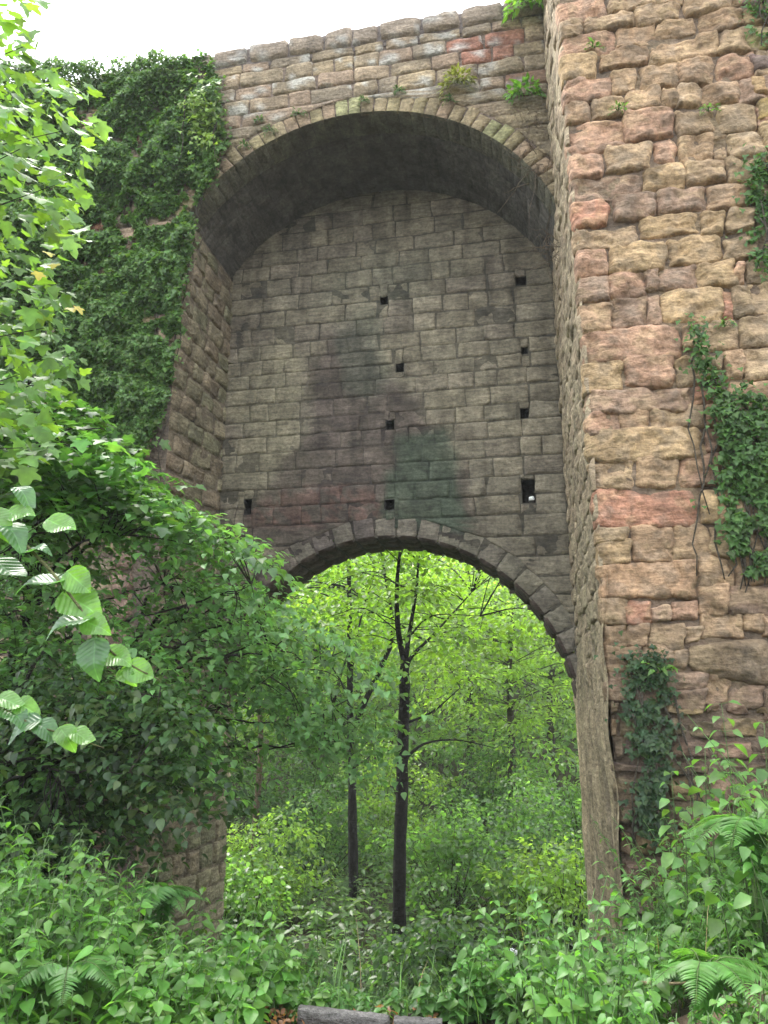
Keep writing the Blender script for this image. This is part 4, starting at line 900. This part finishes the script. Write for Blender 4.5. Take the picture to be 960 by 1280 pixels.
names = ['tallest weed with pale top reaching the big boulder', 'tall leafy weed before the dark ivy foot', 'weed with light leaves left of the tallest one', 'tall weed at the right frame edge under the boulder', 'broad leaved nettle near the right edge', 'nettle between the tallest weed and the buttress foot', 'nettle with drooping leaves below the rubble', 'nettle just right of the buttress corner hollow', 'leafy nettle at the foot of the buttress corner', 'low nettle in the right frame edge foreground', 'dark stemmed nettle in the lower right foreground', 'nettle in the middle of the right hand weeds', 'nettle against the buttress at the right frame edge', 'small nettle in front of the buttress foot', 'nettle standing close to the rubble wall', 'nettle behind the tallest weed at the wall', 'nettle beneath the boulder beside the wall', 'nettle rooted by the pier base']
for (px, py, Y), lb in zip(tall, names):
    tp = W(px, py, Y); g = float(gh(np.array(tp[0]), np.array(tp[1]))); h = tp[2]-g
    plant('nettle', lb, 'nettle', tp[0], tp[1], h, max(5, int(h/.11)), .13, (.075, .17, .04), T_NET, 'tall nettles on the right bank', .007, (random.uniform(-.1, .1), 0))
left = [(20, 1030, 4.6, 'leafy stem at the left frame edge rising into the shade'), (150, 1075, 4.7, 'stem with narrow leaves standing out before the dark pier'), (95, 1050, 4.9, 'leafy stem between the frame edge and the pier'), (235, 1110, 4.9, 'bright leafy stem below the pier stones'), (45, 1110, 3.8, 'broad leaved stem low at the left edge'), (290, 1150, 5.2, 'leafy stem halfway to the path edging'), (400, 1120, 6.6, 'leafy stem below the side limbed trunk'), (440, 1150, 6.2, 'leafy stem before the nearest dark trunk')]
for px, py, Y, lb in left:
    tp = W(px, py, Y); g = float(gh(np.array(tp[0]), np.array(tp[1]))); h = max(.3, tp[2]-g)
    plant('tall_weed', lb, 'weed', tp[0], tp[1], h, max(5, int(h/.08)), .10, (.08, .17, .035), T_OV, 'taller weeds on the left bank', .005, (random.uniform(-.15, .15), 0))
for px, py, Y, lb in [(640, 1190, 6.4, 'left of the pale feathery foliage'), (655, 1235, 5.6, 'lowest of the white flowers'), (675, 1180, 6.6, 'before the pier base'), (615, 1215, 6.0, 'leftmost beside the dark hollow'), (690, 1215, 5.6, 'right of the others near the buttress')]:
    tp = W(px, py, Y); g = float(gh(np.array(tp[0]), np.array(tp[1])))
    plant('cow_parsley', f'white flowering umbel {lb}', 'wildflower', tp[0], tp[1], max(.3, tp[2]-g), 6, .08, (.09, .17, .05), T_OVN, 'white flowers at the foot of the buttress', .004, (0, 0), True)
def fern(label, px, py, Y, L, nf, tone):
    L = L*.62
    tp = W(px, py, Y); b = np.array([tp[0], tp[1], float(gh(np.array(tp[0]), np.array(tp[1])))]); root = empty('fern', b, label, 'fern', 'ferns in the foreground undergrowth'); base_h = max(.05, tp[2]-b[2]-.35*L)
    acc = Acc(); LP = []; LD = []; LN = []; LS = []
    for k in range(nf):
        a = k*2*math.pi/nf+rng.uniform(-.3, .3); d = np.array([math.cos(a), math.sin(a), 0]); sdv = np.array([-d[1], d[0], 0]); l = L*rng.uniform(.8, 1.15)
        pts = [b, b+d*.08*l+np.array([0, 0, base_h+.3*l]), b+d*.45*l+np.array([0, 0, base_h+.5*l]), b+d*.95*l+np.array([0, 0, base_h+.25*l])]; fp = smoothpath(pts, 9); tube(acc, fp, .004, .0012, 4, (.09, .14, .04))
        for i in range(6, len(fp)):
            f = (i-6)/(len(fp)-7); w = .30*l*math.sin(math.pi*min(1, .18+.82*f)**.8)+.012
            for sg in (-1, 1):
                for q in (0, .5):
                    p_ = fp[i]+(fp[min(i+1, len(fp)-1)]-fp[i])*q; LP.append(p_); LD.append(sdv*sg+d*.35+np.array([0, 0, -.15])+rng.normal(size=3)*.06); LN.append(np.array([0, 0, 1.])+d*.3); LS.append(w)
    acc.build('stem', M_STEM, root)
    V, Fc, C = leaves(T_FERN, np.array(LP), np.array(LD), np.array(LN), np.array(LS), leafcol(len(LP), tone, .12, .1)); mk('frond', V, Fc, C, M_LEAF, root)
T_FERN = tpl_ovate(.11, .2, .2)
for a in [('arching fern at the right frame edge among the nettles', 935, 1040, 4.3, .6, 9, (.07, .17, .04)), ('fern low in the right foreground corner', 880, 1215, 3.6, .5, 8, (.075, .18, .04)), ('fern beside the hollow right of the boards', 640, 1225, 5.0, .45, 9, (.07, .16, .04)),
          ('fern on the left bank beneath the hazel', 205, 1120, 5.2, .55, 9, (.055, .14, .035)), ('fern in the lower left foreground corner', 85, 1215, 3.7, .5, 9, (.065, .16, .04)), ('fern on the bank left of the boards', 320, 1195, 5.0, .45, 8, (.06, .15, .035))]: fern(*a)
# bamboo-like fallen twig in the right weeds
acc = Acc(); p = [W(x, y, 3.9) for x, y in ((798, 1228), (830, 1230), (870, 1228), (912, 1224))]; tube(acc, smoothpath(p, 4), .008, .005, 6, (.35, .27, .16), .1)
tag(acc.build('fallen_twig', M_BARK, loc=tuple(p[0])), 'pale dry fallen twig lying in the right hand weeds', 'twig')
# leaf litter on the path
n = 160; P = scatter(n, -.7, .3, 4.1, 4.5); P[:, 2] += .05; n = len(P)
V, Fc, C = leaves(T_OV, P, jitdir(n, (0, 0, .1), 1), jitdir(n, (0, 0, 1), .4), rng.uniform(.03, .06, n), leafcol(n, (.20, .10, .05), .3, 0)); tag(mk('leaf_litter', V, Fc, C, M_LEAF), 'brown dead leaves strewn on the dirt path', 'leaf litter', kind='stuff')
hm = bpy.data.materials.new('haze'); nt, nd, lk = nodes(hm); out = nd.new('ShaderNodeOutputMaterial'); pv = nd.new('ShaderNodeVolumePrincipled'); pv.inputs['Density'].default_value = .0010; pv.inputs['Color'].default_value = (.93, .96, .98, 1); lk.new(pv.outputs[0], out.inputs['Volume'])
hz = Acc(); bx(hz, lambda a, b, c: np.array([a, b, c], float), -245, 245, -245, 285, -6, 40, (1, 1, 1))
tag(hz.build('haze', hm), 'thin pale haze in the humid woodland air', 'haze', kind='stuff')
# ================================================================== camera, light, world
cam = bpy.data.cameras.new('camera'); co = bpy.data.objects.new('camera', cam); COL.objects.link(co)
cam.sensor_fit = 'VERTICAL'; cam.sensor_height = 36; cam.lens = F_/PH*36; cam.clip_end = 1000; cam.clip_start = .05
co.location = (0, 0, CZ); co.rotation_euler = (math.pi/2+PITCH, 0, 0); scene.camera = co
SE, SA = math.radians(60), math.radians(325)      # sun elevation, azimuth (from +Y clockwise): beyond the bridge, to the left
sd = np.array([math.sin(SA)*math.cos(SE), math.cos(SA)*math.cos(SE), math.sin(SE)])
sl = bpy.data.lights.new('sun', 'SUN'); sl.energy = 1.5; sl.angle = math.radians(20); sl.color = (1, .96, .88)
so = bpy.data.objects.new('sun', sl); COL.objects.link(so); so.rotation_euler = Vector(-sd).to_track_quat('-Z', 'Y').to_euler()
wd = bpy.data.worlds.new('World'); scene.world = wd; wd.use_nodes = True; nt = wd.node_tree; nt.nodes.clear()
out = nt.nodes.new('ShaderNodeOutputWorld'); bg = nt.nodes.new('ShaderNodeBackground'); sk = nt.nodes.new('ShaderNodeTexSky'); sk.sky_type = 'NISHITA'; sk.sun_disc = False
sk.sun_elevation = SE; sk.sun_rotation = SA
mx = nt.nodes.new('ShaderNodeMixRGB'); mx.inputs[0].default_value = .8; mx.inputs[2].default_value = (11, 11.4, 11.8, 1)     # cloud deck over the clear sky
nt.links.new(sk.outputs[0], mx.inputs[1]); nt.links.new(mx.outputs[0], bg.inputs[0]); nt.links.new(bg.outputs[0], out.inputs[0]); bg.inputs[1].default_value = .1
vs = scene.view_settings; vs.view_transform = 'Standard'; vs.look = 'None'; vs.gamma = 1; vs.exposure = 2.2; vs.use_curve_mapping = False
scene.cycles.max_bounces = 6; scene.cycles.diffuse_bounces = 4; scene.cycles.transmission_bounces = 4; scene.cycles.use_denoising = True
